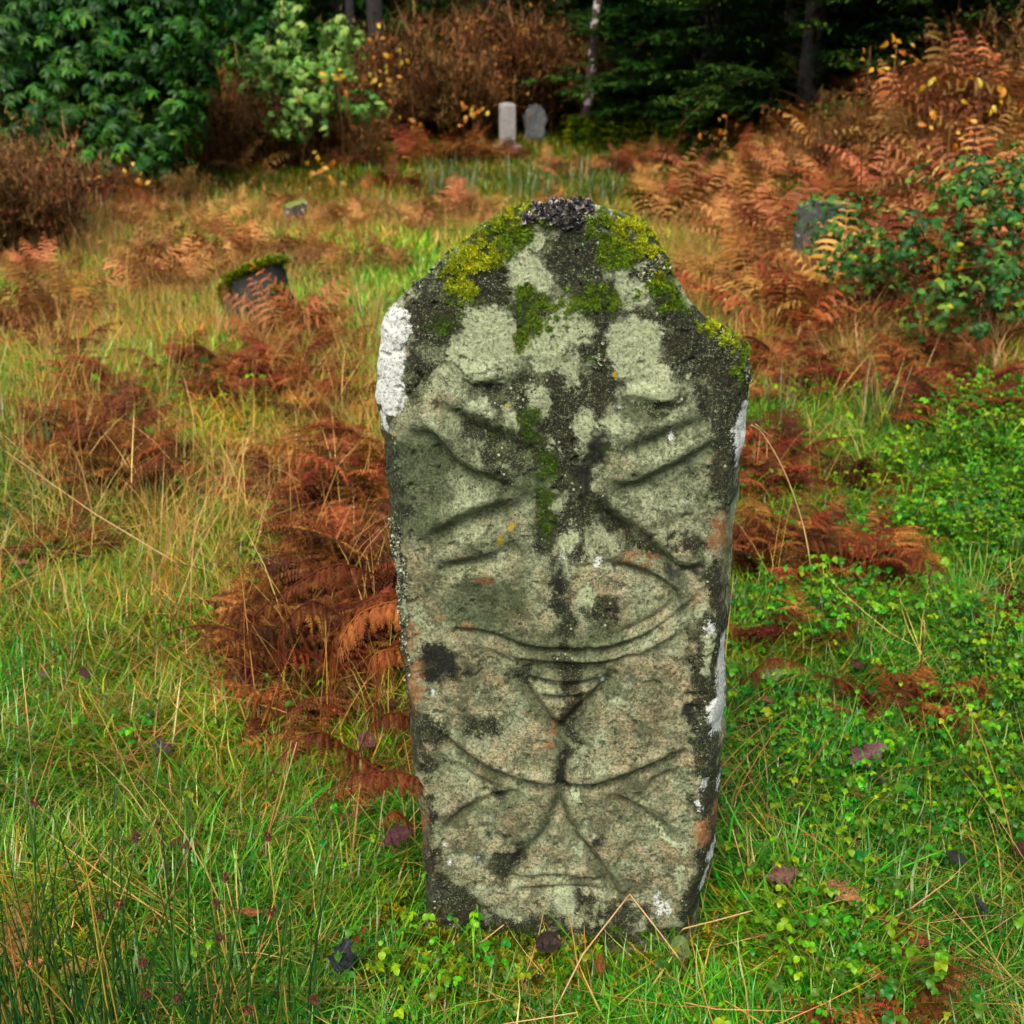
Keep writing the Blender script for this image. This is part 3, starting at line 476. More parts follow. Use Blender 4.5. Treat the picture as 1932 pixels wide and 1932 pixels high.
def scatter_grass(name, bands, meshes, label=None):
    X, Y, Sc = [], [], []
    for y0, y1, dn, s0_, s1_ in bands:
        x, y = frust_points(y0, y1, dn); k_ = ~on_stone(x, y, -.005); X.append(x[k_]); Y.append(y[k_]); Sc.append(rnd(s0_, s1_, k_.sum()))
    X = np.concatenate(X); Y = np.concatenate(Y); Sc = np.concatenate(Sc); k_ = (fbm(X * 6.5 + 31, Y * 6.5, 3) > .42) | (rng.random(len(X)) < .3); X, Y, Sc = X[k_], Y[k_], Sc[k_]; n = len(X)
    P = np.stack([X, Y, terrain(X, Y)], 1); rot = np.stack([rnd(-.15, .15, n), rnd(-.15, .15, n), rnd(0, 6.28, n)], 1)
    Sc = Sc * (.5 + 1.0 * fbm(X * 4, Y * 4, 3)) * np.where(on_stone(X, Y, .13), .42, 1)

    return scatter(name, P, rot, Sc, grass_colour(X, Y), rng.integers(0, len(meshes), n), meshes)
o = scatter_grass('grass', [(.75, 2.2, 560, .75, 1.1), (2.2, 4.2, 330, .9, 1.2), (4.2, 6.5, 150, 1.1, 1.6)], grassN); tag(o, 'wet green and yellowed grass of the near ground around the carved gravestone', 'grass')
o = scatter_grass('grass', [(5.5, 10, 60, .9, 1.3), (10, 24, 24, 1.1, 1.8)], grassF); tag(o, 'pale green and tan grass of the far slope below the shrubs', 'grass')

# low leafy ground cover among the grass
def leaf_shape(L, Wd, k_=5, cup=.15, tint=.5, droop=.3):
    s = np.linspace(0, 1, k_); W = Wd * np.sin(np.clip(s * .93 + .07, 0, 1) * math.pi) ** .75; W[-1] = 1e-4; W[0] = Wd * .12
    z = cup * L * np.sin(s * math.pi) - droop * L * s ** 2
    V = np.concatenate([np.stack([s * L, -W, z + W * .25], 1), np.stack([s * L, s * 0, z], 1), np.stack([s * L, W, z + W * .25], 1)]); F = []
    for i_ in range(k_ - 1):
        for r0, r1 in ((0, k_), (k_, 2 * k_)): a_, b_, c2, d2 = r0 + i_, r0 + i_ + 1, r1 + i_ + 1, r1 + i_; F += [(a_, b_, c2), (a_, c2, d2)]
    return V, np.array(F), np.full(len(V), tint)
def trefoil(nst, nleaf, Ll):
    gs = []
    for _ in range(nst):
        h = random.uniform(.03, .085); a_ = random.uniform(0, 6.28); d_ = random.uniform(0, .05); top = np.array([math.cos(a_) * (d_ + h * .5), math.sin(a_) * (d_ + h * .5), h])
        st = np.linspace(0, 1, 4)[:, None]; P_ = (top * st + np.array([0, 0, .012]) * np.sin(st * 3.1))[None]
        tn = random.betavariate(1.5, 2.6)
        gs.append(strips(P_, np.full((1, 4), .0007), np.tile([-math.sin(a_), math.cos(a_), 0], (1, 4, 1)), [tn]))
        ph = random.uniform(0, 6.28); Lk = Ll * random.uniform(.6, 1.25)
        for q_ in range(nleaf):
            M = Matrix.Translation(top) @ Euler((random.uniform(-.35, .35), random.uniform(-.3, .5), ph + q_ * 6.283 / nleaf)).to_matrix().to_4x4()
            gs.append(xf(leaf_shape(Lk, Lk * .46, 5, .12, tn), M))
    return merge(gs)
MCLOV = leaf_mat('ground_cover_leaf', [(0., (.035, .14, .018)), (.45, (.095, .29, .022)), (.75, (.27, .42, .03)), (1., (.55, .50, .05))], .38, .3, True, .4, .25)
random.seed(5)
CLV = [mk('trefoil_leaves', trefoil(random.randint(6, 11), nl, .0092), MCLOV) for nl in (3, 3, 3, 4, 5, 3)]
CLZ = [('e', 1750, 1330, 330, 330), ('e', 1850, 1000, 170, 200), ('e', 1550, 1800, 260, 150), ('e', 1450, 1600, 90, 200), ('e', 900, 1850, 60, 16), ('e', 1300, 1900, 120, 30), ('e', 1000, 1860, 60, 20)]
x, y = frust_points(.8, 5.5, 1000); f = field_px(x, y, CLZ, 220) * (fbm(x * 5, y * 5, 3) > .45) ; k_ = (rng.random(len(x)) < np.clip(f, .02, .8)) & (~on_stone(x, y, .09) | (rng.random(len(x)) < .12)) & ~on_stone(x, y, .02); x, y = x[k_], y[k_]; n = len(x)
z = terrain(x, y) + rnd(0, .035, n)
o = scatter('leafy_ground_cover', np.stack([x, y, z], 1), np.stack([rnd(-.3, .3, n), rnd(-.3, .3, n), rnd(0, 6.28, n)], 1), rnd(.45, 1.6, n) * (1 + .15 * np.maximum(0, y - 2)), np.stack([rnd(.7, 1.3, n), rnd(.8, 1.15, n), rnd(.7, 1.2, n)], 1), rng.integers(0, 6, n), CLV)
tag(o, 'small round green and yellowing leaves creeping through the grass', 'ground cover')

# moss: little branching sprigs
def sprig(L, n, w_):
    gs = []
    for _ in range(n):
        az = rnd(0, 6.28, 1); P_, Sd = curves(np.zeros((1, 3)) + [[rnd(-.004, .004, 1)[0], rnd(-.004, .004, 1)[0], 0]], az, rnd(L * .6, L * 1.2, 1), rnd(.1, 1.0, 1), rnd(.2, .9, 1), 5, .5)
        tn = random.betavariate(2, 2); gs.append(strips(P_, np.full((1, 5), w_ * .5), Sd, [tn])); m_ = 10
        i_ = np.repeat([1, 2, 3, 4, 4], 2); b_ = P_[0, i_]; sg = np.tile([1, -1], 5); az2 = az[0] + sg * rnd(.6, 1.2, m_)
        P2, S2 = curves(b_, az2, np.full(m_, L * .34), rnd(.7, 1.4, m_), rnd(.1, .5, m_), 2); gs.append(strips(P2, np.stack([np.full(m_, w_), np.full(m_, w_ * .15)], 1), S2, np.clip(tn + rnd(-.2, .25, m_), 0, 1)))
    return merge(gs)
MMOSS = leaf_mat('moss', [(0., (.030, .065, .006)), (.4, (.13, .20, .010)), (.75, (.33, .40, .018)), (1., (.56, .56, .035))], .5, .25, True, .3, .3)
MSS = [mk('moss_sprigs', sprig(.011, 9, .0011), MMOSS) for _ in range(6)]
def stone_points(mask_prob, n):
    """indices of front-grid points drawn with a probability per grid point, uniform in area"""
    ar = np.gradient(FZ, axis=0) * np.gradient(FS, axis=1); p_ = (mask_prob * ar).ravel(); p_ = p_ / p_.sum(); return rng.choice(p_.size, n, p=p_)
def on_surface(idx_, lift=0.0, jit=.35):
    nn = N_.reshape(-1, 3)[idx_]; P_ = FV[idx_] + nn * lift - C0; rot = []
    for v in nn + (rng.random((len(nn), 3)) - .5) * jit * 2: rot.append((Vector(v).to_track_quat('Z', 'Y') @ Quaternion((0, 0, 1), random.uniform(0, 6.28))).to_euler())
    return P_, np.array([tuple(e) for e in rot])
THICK = sh(A1, [('l', [(790, 85), (720, 105), (640, 175), (560, 250), (500, 300), (490, 400), (530, 470)], 34), ('l', [(520, 330), (610, 290), (720, 250), (765, 180)], 28), ('l', [(1185, 150), (1280, 150), (1370, 200), (1425, 300), (1440, 390)], 38), ('l', [(1425, 430), (1500, 520)], 22),
  ('l', [(1655, 605), (1740, 640), (1800, 690), (1830, 780)], 20), ('l', [(800, 500), (900, 520), (960, 540)], 12), ('l', [(860, 520), (830, 600), (800, 690)], 12), ('l', [(900, 540), (930, 590)], 8), ('l', [(920, 540), (960, 610)], 12), ('e', 1130, 500, 60, 20), ('e', 1250, 260, 40, 40), ('l', [(1200, 290), (1170, 240)], 14), ('e', 850, 90, 50, 18)])
mth = fld(wx, wy, THICK, 48) * sst(.42, .62, fbm(PX / 10, PY / 10, 4))
ii = stone_points(mth ** 1.5, 9000); P_, ro = on_surface(ii, -.001, .5); xx, yy = PX.ravel()[ii], PY.ravel()[ii]
br_ = fld(xx, yy, sh(A1, [('l', [(540, 260), (600, 300), (520, 400)], 60), ('l', [(1280, 150), (1380, 190), (1440, 330)], 46), ('l', [(1680, 620), (1780, 670)], 20), ('e', 740, 90, 40, 20)]), 60)[:, None]; n = len(ii)
cg = np.array([.38, .52, .5]) * (1 - br_) + br_ * np.array([1.5, 1.25, .8]); cg = cg * rnd(.7, 1.25, n)[:, None]
o = scatter('moss', P_, ro, rnd(.16, .52, n) * np.where(xx < 0, 1, np.where((yy > 545) & (xx < 1200), .6, 1)), cg * 1.5, rng.integers(0, 6, n), MSS, grave)
# thin algae-like fuzz in the streaks
f2 = fld(wx, wy, sh(A1, [('e', 830, 1090, 36, 90), ('e', 900, 1290, 42, 70), ('l', [(890, 1400), (905, 1580)], 28), ('e', 1150, 760, 30, 35), ('e', 450, 620, 60, 40), ('l', [(1830, 760), (1840, 920)], 20), ('e', 1460, 360, 50, 50), ('l', [(1180, 190), (1220, 300)], 20)]) + sh(A2, [('l', [(290, 1640), (340, 1720), (700, 1740), (1100, 1765), (1400, 1740)], 20)]), 26)
ii = stone_points(f2 ** 2 * (fbm(PX / 6, PY / 6, 2) > .56), 2200); P_, ro = on_surface(ii, -.001, .6); n = len(ii)
o = scatter('algae_fuzz', P_, ro, rnd(.12, .28, n), np.array([.45, .75, .9]) * rnd(.5, 1.2, n)[:, None], rng.integers(0, 6, n), MSS, grave)
# curled leafy lichen on the crest and pale rosettes down the left edge
def lobes(n, L):
    gs = []
    for q_ in range(n):
        M = Euler((random.uniform(-.9, .9), random.uniform(-.9, .2), random.uniform(0, 6.28))).to_matrix().to_4x4(); gs.append(xf(leaf_shape(L * random.uniform(.6, 1.2), L * .42, 4, .35, random.random(), -.5), M))
    return merge(gs)
MLICH = leaf_mat('leafy_lichen', [(0., (.02, .018, .016)), (.4, (.07, .06, .055)), (.7, (.40, .33, .30)), (1., (.85, .76, .72))], .6, .1, True, .2, .3)
LCH = [mk('lichen_lobes', lobes(7, .010), MLICH) for _ in range(5)]
f3 = fld(wx * .4 + PX * .6, wy * .4 + PY * .6, sh(A1, [('l', [(810, 125), (880, 100), (940, 125), (1020, 130), (1080, 100)], 13), ('l', [(860, 75), (960, 60), (1060, 60), (1110, 80)], 14)]), 12)
ii = stone_points(f3 ** 2 * (fbm(PX / 9, PY / 9, 2) > .42), 300); P_, ro = on_surface(ii, 0, .5); n = len(ii)
scatter('leafy_lichen', P_, ro, rnd(.5, 1.1, n), np.ones((n, 3)) * rnd(.35, 1.0, n)[:, None], rng.integers(0, 5, n), LCH, grave)
f4 = fld(wx, wy, sh(A2, [('l', [(150, 60), (185, 190), (190, 300)], 20), ('l', [(195, 230), (180, 340)], 16), ('l', [(185, 420), (200, 620)], 10)]) + sh(A1, [('l', [(230, 470), (340, 380), (430, 300)], 14), ('l', [(1320, 380), (1400, 350), (1440, 380)], 24), ('e', 640, 165, 24, 24), ('l', [(1840, 800), (1845, 900)], 12), ('l', [(1150, 740), (1160, 780)], 22), ('l', [(190, 1580), (215, 1700)], 22)]), 20)
ii = stone_points(f4 ** 2 * (fbm(PX / 8, PY / 8, 2) > .42), 800); P_, ro = on_surface(ii, 0, .4); n = len(ii)
scatter('pale_lichen', P_, ro, rnd(.25, .6, n), np.array([.75, .95, .62]) * rnd(.8, 1.2, n)[:, None], rng.integers(0, 5, n), LCH, grave)
# mossy cushion and feather moss at the foot
x = rnd(-1.2, 1.8, 60000); y = rnd(.9, 2.6, 60000); f = field_px(x, y, [('l', [(820, 1800), (1000, 1830), (1250, 1840), (1340, 1770)], 26), ('l', [(780, 1720), (800, 1780)], 14), ('e', 690, 1880, 90, 50), ('e', 1330, 1790, 80, 60), ('e', 870, 1860, 120, 40), ('l', [(1370, 1650), (1360, 1760)], 18)], 40) * (fbm(x * 16, y * 16, 3) > .40)
k_ = (rng.random(len(x)) < f ** 1.5) & ~on_stone(x, y, .0); x, y = x[k_], y[k_]; n = len(x)
o = scatter('moss', np.stack([x, y, terrain(x, y) + rnd(0, .03, n)], 1), np.stack([rnd(-.7, .7, n), rnd(-.7, .7, n), rnd(0, 6.28, n)], 1), rnd(1.2, 2.8, n), np.stack([rnd(.5, 1.25, n), rnd(.6, 1.0, n), rnd(.5, 1, n)], 1), rng.integers(0, 6, n), MSS)
tag(o, 'soft yellow-green feather moss round the foot of the carved gravestone', 'moss')

# dry stalks: loose tufts of straw over the sward
def straw(n_, L0, L1, w_, tilt, droop):
    g1 = tuft(n_, L0, L1, w_, tilt, droop, 6, .05, (0, 1), .5); return g1
STR = [mk('straw_tuft', straw(12, .20, .48, .0013, (.1, 1.0), (.2, 1.3)), MSTRAW) for _ in range(8)]
SZ = [('e', 400, 1010, 380, 150), ('e', 640, 780, 130, 170), ('e', 160, 800, 170, 110), ('e', 190, 430, 120, 60), ('e', 1720, 640, 230, 70), ('e', 1560, 560, 140, 90), ('e', 350, 1130, 330, 60), ('e', 620, 920, 160, 120), ('e', 500, 380, 380, 40), ('e', 1350, 480, 120, 100), ('e', 640, 1200, 140, 160), ('e', 1700, 520, 260, 120), ('e', 400, 600, 300, 60), ('e', 1350, 560, 100, 150)]
x, y = frust_points(1.3, 13, 170); f = field_px(x, y, SZ, 120, .1); k_ = (rng.random(len(x)) < f * np.where(y < 4, .45, .7) + .02) & ~on_stone(x, y, .03); x, y = x[k_], y[k_]; n = len(x)
o = scatter('dry_grass', np.stack([x, y, terrain(x, y)], 1), np.stack([rnd(-.2, .2, n), rnd(-.2, .2, n), rnd(0, 6.28, n)], 1), rnd(.7, 1.2, n), rnd(.8, 1.35, n)[:, None] * np.array([1, .97, .85]), rng.integers(0, 8, n), STR)
tag(o, 'long dry straw-coloured grass stems standing over the green sward', 'dry grass')
LST = [mk('fallen_straw', tuft(7, .10, .32, .0011, (1.25, 1.6), (-.1, .25), 5, .06, (0, 1), .5), MSTRAW) for _ in range(6)]
x, y = frust_points(.9, 5, 75); k_ = ~on_stone(x, y, .13); x, y = x[k_], y[k_]; n = len(x)
o = scatter('fallen_straw', np.stack([x, y, terrain(x, y) + rnd(.02, .07, n)], 1), np.stack([rnd(-.25, .25, n), rnd(-.25, .25, n), rnd(0, 6.28, n)], 1), rnd(.5, 1.2, n), rnd(.5, 1.25, n)[:, None] * np.array([1, .95, .85]), rng.integers(0, 6, n), LST)
tag(o, 'flattened straw and dead blades lying in the grass', 'straw')

# ------------------------------------------------------------------ bracken
def frond(L, npin, wid, tilt, droop, hi, curl=1.0, tn=.5, az=0., sway=.5, bare=.18):
    """one dead frond: an arching stalk with drooping, inrolled side leaflets"""
    k_ = 26; P_, Sd = curves(np.zeros((1, 3)), np.array([az]), np.array([L]), np.array([tilt]), np.array([droop]), k_, sway)
    P_ = P_[0]; Sd = Sd[0]; gs = [strips(P_[None], np.linspace(.0028, .0007, k_)[None] * (1.6 if not hi else 1), Sd[None], [tn * .8]), ]
    fw = np.gradient(P_, axis=0); fw /= np.linalg.norm(fw, axis=1)[:, None]
    for i_ in range(npin):
        u = bare + (1 - bare) * (i_ + .5) / npin; j = u * (k_ - 1); j0 = int(j); p0 = P_[j0] + (P_[min(j0 + 1, k_ - 1)] - P_[j0]) * (j - j0)
        sh_ = (min(1, (u - bare) / .18 + .55)) * (1 - ((u - bare) / (1 - bare)) ** 1.3) ** .8 + .06; Lp = L * wid * sh_
        for sg in (-1, 1):
            if random.random() < .06: continue
            l_ = Lp * random.uniform(.7, 1.1); kp = 7 if hi else 5; s_ = np.linspace(0, 1, kp)
            d0 = Sd[j0] * sg * .95 + fw[j0] * random.uniform(.15, .55); d0 /= np.linalg.norm(d0); cu = curl * random.uniform(.5, 1.4); dr = np.array([0, 0, -1.])
            dirs = d0[None] * np.cos(cu * s_ * 1.2)[:, None] + dr[None] * np.sin(cu * s_ * 1.2)[:, None] + fw[j0][None] * (s_[:, None] * random.uniform(-.4, .3))
            Pp = p0 + np.concatenate([np.zeros((1, 3)), np.cumsum(dirs[:-1] * l_ / (kp - 1), 0)]); nrm = np.cross(dirs, fw[j0]); side_ = np.cross(dirs, nrm); side_ /= np.linalg.norm(side_, axis=1)[:, None] + 1e-9
            t_ = float(np.clip(tn + random.uniform(-.18, .18), 0, 1))
            if hi:
                gs.append(strips(Pp[None], np.linspace(.0012, .0004, kp)[None], side_[None], [t_ * .8])); m_ = max(4, int(l_ / .0085)); uu = (np.arange(m_) + .6) / m_; jj = np.clip((uu * (kp - 1)).astype(int), 0, kp - 2)
                fr_ = (uu * (kp - 1) - jj)[:, None]; b_ = Pp[jj] * (1 - fr_) + Pp[jj + 1] * fr_; bl = min(l_ * .17, .020) * (1 - uu ** 1.6 * .8) * (.7 + .5 * rng.random(m_))
                for s2 in (-1, 1):
                    dd = side_[jj] * s2 + dirs[jj] * .35 + dr * (.25 + .5 * curl * rng.random((m_, 1))); dd /= np.linalg.norm(dd, axis=1)[:, None]
                    mid = b_ + dd * bl[:, None] * .55; tip = b_ + dd * bl[:, None] + dr * bl[:, None] * .35
                    Q = np.stack([b_, mid, tip], 1); wv = np.stack([bl * .17 + .0006, bl * .20 + .0006, bl * .03], 1); sd_ = np.repeat(dirs[jj][:, None], 3, 1)
                    gs.append(strips(Q, wv, sd_, np.clip(t_ + rnd(-.15, .15, m_), 0, 1)))
            else:
                m_ = 5; uu = (np.arange(m_) + .5) / m_; gs.append(strips(Pp[None], (l_ * .06 * np.sin(np.linspace(.25, 3.0, kp)))[None] + .001, side_[None], [t_]))
                jj = np.clip((uu * (kp - 1)).astype(int), 0, kp - 2); b_ = Pp[jj]; bl = l_ * .17 * (1 - uu * .7)
                for s2 in (-1, 1):
                    dd = side_[jj] * s2 + dirs[jj] * .4 + dr * .3; tip = b_ + dd * bl[:, None]; gs.append(strips(np.stack([b_, tip], 1), np.stack([bl * .3, bl * .05], 1), np.repeat(dirs[jj][:, None], 2, 1), np.full(m_, t_)))
    return merge(gs)
random.seed(21)
# hi-detail fronds, three shades: dark wet brown, rust, orange tan
FH = {}
for shade, tn in (('dark', .12), ('rust', .42), ('tan', .78)):
    FH[shade] = [mk('bracken_frond', frond(random.uniform(.42, .60), random.randint(13, 17), random.uniform(.26, .38), t0, d0, True, random.uniform(.7, 1.3), tn), MRUST) for t0, d0 in ((.15, 1.5), (.35, 1.6), (.5, 1.2), (.8, .8), (.2, 2.3), (.1, 1.9))]
FL = {}
for shade, tn in (('dark', .15), ('rust', .45), ('tan', .80)):
    FL[shade] = []
    for q_ in range(6):
        gs = []
        for f_ in range(random.randint(5, 8)):
            gs.append(frond(random.uniform(.45, .75), 11, random.uniform(.24, .34), random.uniform(.1, .8), random.uniform(.8, 1.7), False, random.uniform(.6, 1.1), tn + random.uniform(-.1, .1), az=random.uniform(0, 6.28)))
        FL[shade].append(mk('bracken_plant', merge(gs), MRUST))
# patches: (cx, cy, rx, ry, plants, shade, scale, label)
BR = [(700, 1130, 40, 60, 6, 'dark', .8, 'deep red-brown bracken hugging the left edge at the gravestone middle'), (700, 1290, 35, 60, 3, 'dark', .75, 'deep red-brown bracken hugging the lower left edge of the gravestone'), (600, 1290, 60, 60, 3, 'dark', .6, 'drooping rusty bracken a step left of the gravestone'), (500, 1230, 60, 40, 4, 'dark', .6, 'dark bracken over the pale grass left of the stone'), (1350, 560, 90, 60, 6, 'rust', .7, 'brown bracken in the straw right of the gravestone peak'), (1540, 640, 70, 40, 5, 'tan', .7, 'tan bracken in the golden straw at the right'), (1240, 330, 80, 24, 7, 'tan', .8, 'orange bracken behind the gravestone, under the conifer'), (1330, 420, 90, 40, 9, 'tan', .9, 'tall orange bracken uphill right of the gravestone peak'), (1450, 480, 80, 40, 7, 'tan', .85, 'tan bracken left of the half hidden gravestone'), (1880, 250, 70, 40, 9, 'tan', 1.5, 'highest orange bracken in the upper right corner'), (1760, 300, 90, 40, 9, 'tan', 1.3, 'high orange bracken behind the bramble bush'), (960, 305, 90, 8, 7, 'rust', .6, 'brown bracken at the feet of the far gravestones'), (1700, 560, 110, 40, 8, 'tan', .95, 'tall tan bracken in front of the bramble bush'), (1850, 640, 90, 40, 7, 'rust', .9, 'tall rusty bracken right under the bramble bush'), (1600, 610, 70, 40, 5, 'rust', .75, 'red bracken in front of the half hidden gravestone'), (1900, 460, 60, 60, 7, 'tan', 1.0, 'high bracken at the right picture edge among bramble'), (1780, 420, 90, 50, 8, 'tan', .95, 'upright orange bracken poking out of the bramble'),
 (690, 950, 60, 60, 6, 'rust', .8, 'tall rusty bracken close to the left edge of the gravestone'), (650, 1250, 60, 60, 5, 'dark', .7, 'dark drooping bracken close to the lower left edge of the gravestone'), (480, 420, 300, 30, 14, 'tan', .42, 'small faded orange bracken over the far left slope'), (1000, 420, 120, 40, 4, 'tan', .5, 'small bracken seen just over the gravestone top'), (330, 540, 110, 30, 13, 'tan', .55, 'orange-brown dead bracken in the drift left of the mossy squat stone'), (490, 500, 60, 30, 6, 'tan', .55, 'orange dead bracken just behind the mossy squat stone'),
 (380, 500, 110, 30, 7, 'rust', .55, 'rusty bracken tuft on the sward behind the mossy squat stone'),
 (580, 655, 60, 16, 5, 'rust', .5, 'rust-brown bracken in front of the mossy squat stone'), (90, 640, 80, 50, 8, 'rust', .55, 'rust-brown bracken tuft low in the grass below the dark green laurel bush'), (70, 530, 60, 20, 5, 'tan', .5, 'pale orange bracken under the brown thicket at the left edge'),
 (185, 850, 100, 85, 15, 'rust', .62, 'dark red bracken in the large dense clump left of the gravestone'), (230, 900, 90, 50, 7, 'dark', .6, 'blackish wet bracken at the foot of the dense red clump'),
 (520, 318, 150, 14, 12, 'tan', .7, 'orange bracken fringe under the brown twiggy thicket'), (820, 305, 110, 12, 9, 'rust', .75, 'rusty bracken fringe left of the pillar gravestone'), (220, 405, 110, 16, 8, 'rust', .6, 'rust bracken fringe under the dark evergreen bush'), (1100, 330, 110, 14, 6, 'tan', .5, 'pale orange bracken in front of the far gravestones'), (650, 500, 110, 50, 7, 'tan', .42, 'small faded bracken on the pale green slope'), (420, 730, 120, 60, 11, 'rust', .55, 'brown bracken mixed with straw uphill of the dense red clump'), (590, 740, 90, 80, 14, 'rust', .6, 'orange-red bracken standing in straw beside the gravestone shoulder'), (540, 680, 60, 40, 5, 'tan', .6, 'bright orange bracken near the gravestone shoulder'),
 (540, 960, 110, 50, 6, 'tan', .5, 'tan upright bracken tuft in the straw left of the gravestone waist'), (620, 1030, 90, 50, 6, 'rust', .6, 'red bracken leaning on the left edge of the gravestone'), (690, 1080, 40, 40, 4, 'dark', .5, 'dark red curled bracken touching the left edge of the gravestone'),
 (130, 1060, 50, 25, 4, 'dark', .45, 'almost black wilted bracken lying in the green grass at the left'), (600, 1150, 100, 60, 5, 'dark', .55, 'dark brown drooping bracken with hanging leaflets beside the stone'), (690, 1190, 50, 40, 3, 'rust', .55, 'reddish bracken hanging against the lower stone edge'),
 (540, 1390, 60, 30, 2, 'dark', .45, 'dark crumpled bracken low in the wet grass'), (720, 1480, 30, 30, 2, 'dark', .4, 'small blackish bracken at the lower left of the gravestone'),
 (860, 430, 90, 30, 9, 'tan', .55, 'pale orange bracken just uphill of the gravestone shoulder'), (620, 420, 140, 30, 9, 'tan', .5, 'faint orange bracken on the far slope below the brown shrubs'), (300, 440, 130, 24, 8, 'tan', .5, 'faded bracken on the far slope in front of the laurel bush'), (740, 360, 130, 12, 7, 'rust', .5, 'brown bracken along the foot of the far shrubs'),
 (1290, 370, 100, 35, 12, 'tan', .65, 'bright orange bracken behind the right shoulder of the gravestone'), (1400, 420, 90, 50, 9, 'tan', .6, 'orange bracken between the gravestone and the half hidden stone'), (1450, 330, 90, 30, 12, 'tan', .75, 'tall orange bracken below the dark conifer'),
 (1640, 340, 110, 50, 16, 'tan', .85, 'tall tan bracken on the bank above the half hidden stone'), (1830, 300, 90, 70, 14, 'tan', .95, 'high pale orange bracken at the top of the bank'), (1500, 260, 120, 30, 8, 'rust', .8, 'deep brown bracken in the shade under the conifer'), (1700, 230, 120, 30, 10, 'rust', .9, 'shaded brown bracken on the crest of the bank'),
 (1620, 440, 80, 30, 6, 'rust', .7, 'rusty bracken right above the half hidden stone'), (1480, 720, 70, 60, 10, 'rust', .62, 'red bracken right of the gravestone shoulder'), (1440, 640, 60, 30, 4, 'tan', .6, 'tan bracken stalks right of the gravestone shoulder'),
 (1800, 800, 120, 35, 12, 'dark', .7, 'dark red bracken under the bramble bush'), (1690, 740, 90, 40, 6, 'rust', .7, 'red-brown bracken between straw and bramble'), (1440, 900, 40, 60, 6, 'dark', .6, 'deep brown bracken tight against the right edge of the gravestone'),
 (1650, 930, 70, 25, 4, 'dark', .5, 'dark bracken tuft in the green leaves right of the stone'), (1480, 1080, 70, 40, 7, 'rust', .5, 'coral-red bracken right of the gravestone waist'), (1620, 1090, 60, 50, 6, 'rust', .5, 'brownish bracken with arched tips right of the gravestone waist'), (1590, 1200, 30, 20, 2, 'tan', .34, 'small pale coral bracken head above the green leaves'),
 (1470, 1250, 70, 20, 3, 'dark', .42, 'dark red flattened bracken beside the white patch of the gravestone'), (1730, 1360, 100, 22, 4, 'dark', .45, 'blackish bracken sprawling over the small green leaves'), (1570, 1390, 30, 15, 2, 'rust', .3, 'little orange bracken sprig low among the green leaves'), (1900, 1170, 30, 50, 3, 'dark', .4, 'brown bracken at the right picture edge'), (1680, 1980, 70, 30, 3, 'rust', .4, 'russet bracken tip at the bottom of the picture'), (30, 1850, 60, 40, 3, 'tan', .3, 'wilted tan bracken behind the dark rushes')]
cand = []
for k_, (cx, cy_, rx, ry, n_, shade, sc, lb) in enumerate(BR):
    for q_ in range(int(n_ * 1.75 + .5) if n_ > 4 else n_):
        a_ = random.uniform(0, 6.28); r_ = math.sqrt(random.random()); p = G(cx + math.cos(a_) * r_ * rx, cy_ + math.sin(a_) * r_ * ry)
        if on_stone(np.array([p[0]]), np.array([p[1]]), .05)[0]: p[0] += .12 * (1 if p[0] > C0[0] else -1)
        s_ = sc * random.uniform(.8, 1.45); sh_ = shade if random.random() < .65 else random.choice(['rust', 'dark' if shade != 'tan' else 'tan', 'rust'])
        cand.append((p[1], k_, p, s_, sh_))
cand.sort(key=lambda c: c[0]); made = {}; far = []
for q_, (_, k_, p, s_, sh_) in enumerate(cand):
    if q_ >= 298: far.append((p, s_, sh_)); continue
    if p[1] < 6.5:
        root = link('bracken_plant', None, loc=p, rot=(0, 0, random.uniform(0, 6.28)), scl=s_); nf = random.randint(5, 8); a0 = random.uniform(0, 6.28)
        for f_ in range(nf): link('frond', random.choice(FH[sh_ if random.random() < .75 else 'rust']), root, loc=(random.uniform(-.05, .05), random.uniform(-.05, .05), -.01), rot=(random.uniform(-.35, .35), random.uniform(-.3, .3), a0 + f_ * 6.28 / nf + random.uniform(-.5, .5)), scl=random.uniform(.7, 1.2))
    else: root = link('bracken_plant', random.choice(FL[sh_]), loc=p, rot=(random.uniform(-.15, .15), random.uniform(-.15, .15), random.uniform(0, 6.28)), scl=s_ * 1.2)
    tag(root, BR[k_][7], 'bracken'); made.setdefault(k_, []).append(root)
for k_, os_ in made.items(): rank_labels(os_, BR[k_][7], 'bracken patch: ' + BR[k_][7])
allF = FL['dark'] + FL['rust'] + FL['tan']; ix = {'dark': 0, 'rust': 6, 'tan': 12}
P_ = [f_[0] for f_ in far]; sc_ = [f_[1] * 1.2 for f_ in far]; vr = [ix[f_[2]] + random.randrange(6) for f_ in far]
for cx, cy_, rx, ry, n_, shade, sc, lb in BR:        # small broken bits between the plants
    for q_ in range(n_ * 3): p = G(random.gauss(cx, rx * .75), random.gauss(cy_, ry * .8)); P_.append(p); sc_.append(sc * random.uniform(.25, .5)); vr.append(ix[shade if random.random() < .6 else 'rust'] + random.randrange(6))
P_ = np.array(P_); k_ = ~on_stone(P_[:, 0], P_[:, 1], .04); P_ = P_[k_]; n = len(P_)
tag(scatter('bracken_undergrowth', P_, np.stack([rnd(-.3, .3, n), rnd(-.3, .3, n), rnd(0, 6.28, n)], 1), np.array(sc_)[k_], np.ones((n, 3)), np.array(vr)[k_], allF), 'broken brown bracken litter and far bracken spread through the grass', 'undergrowth')
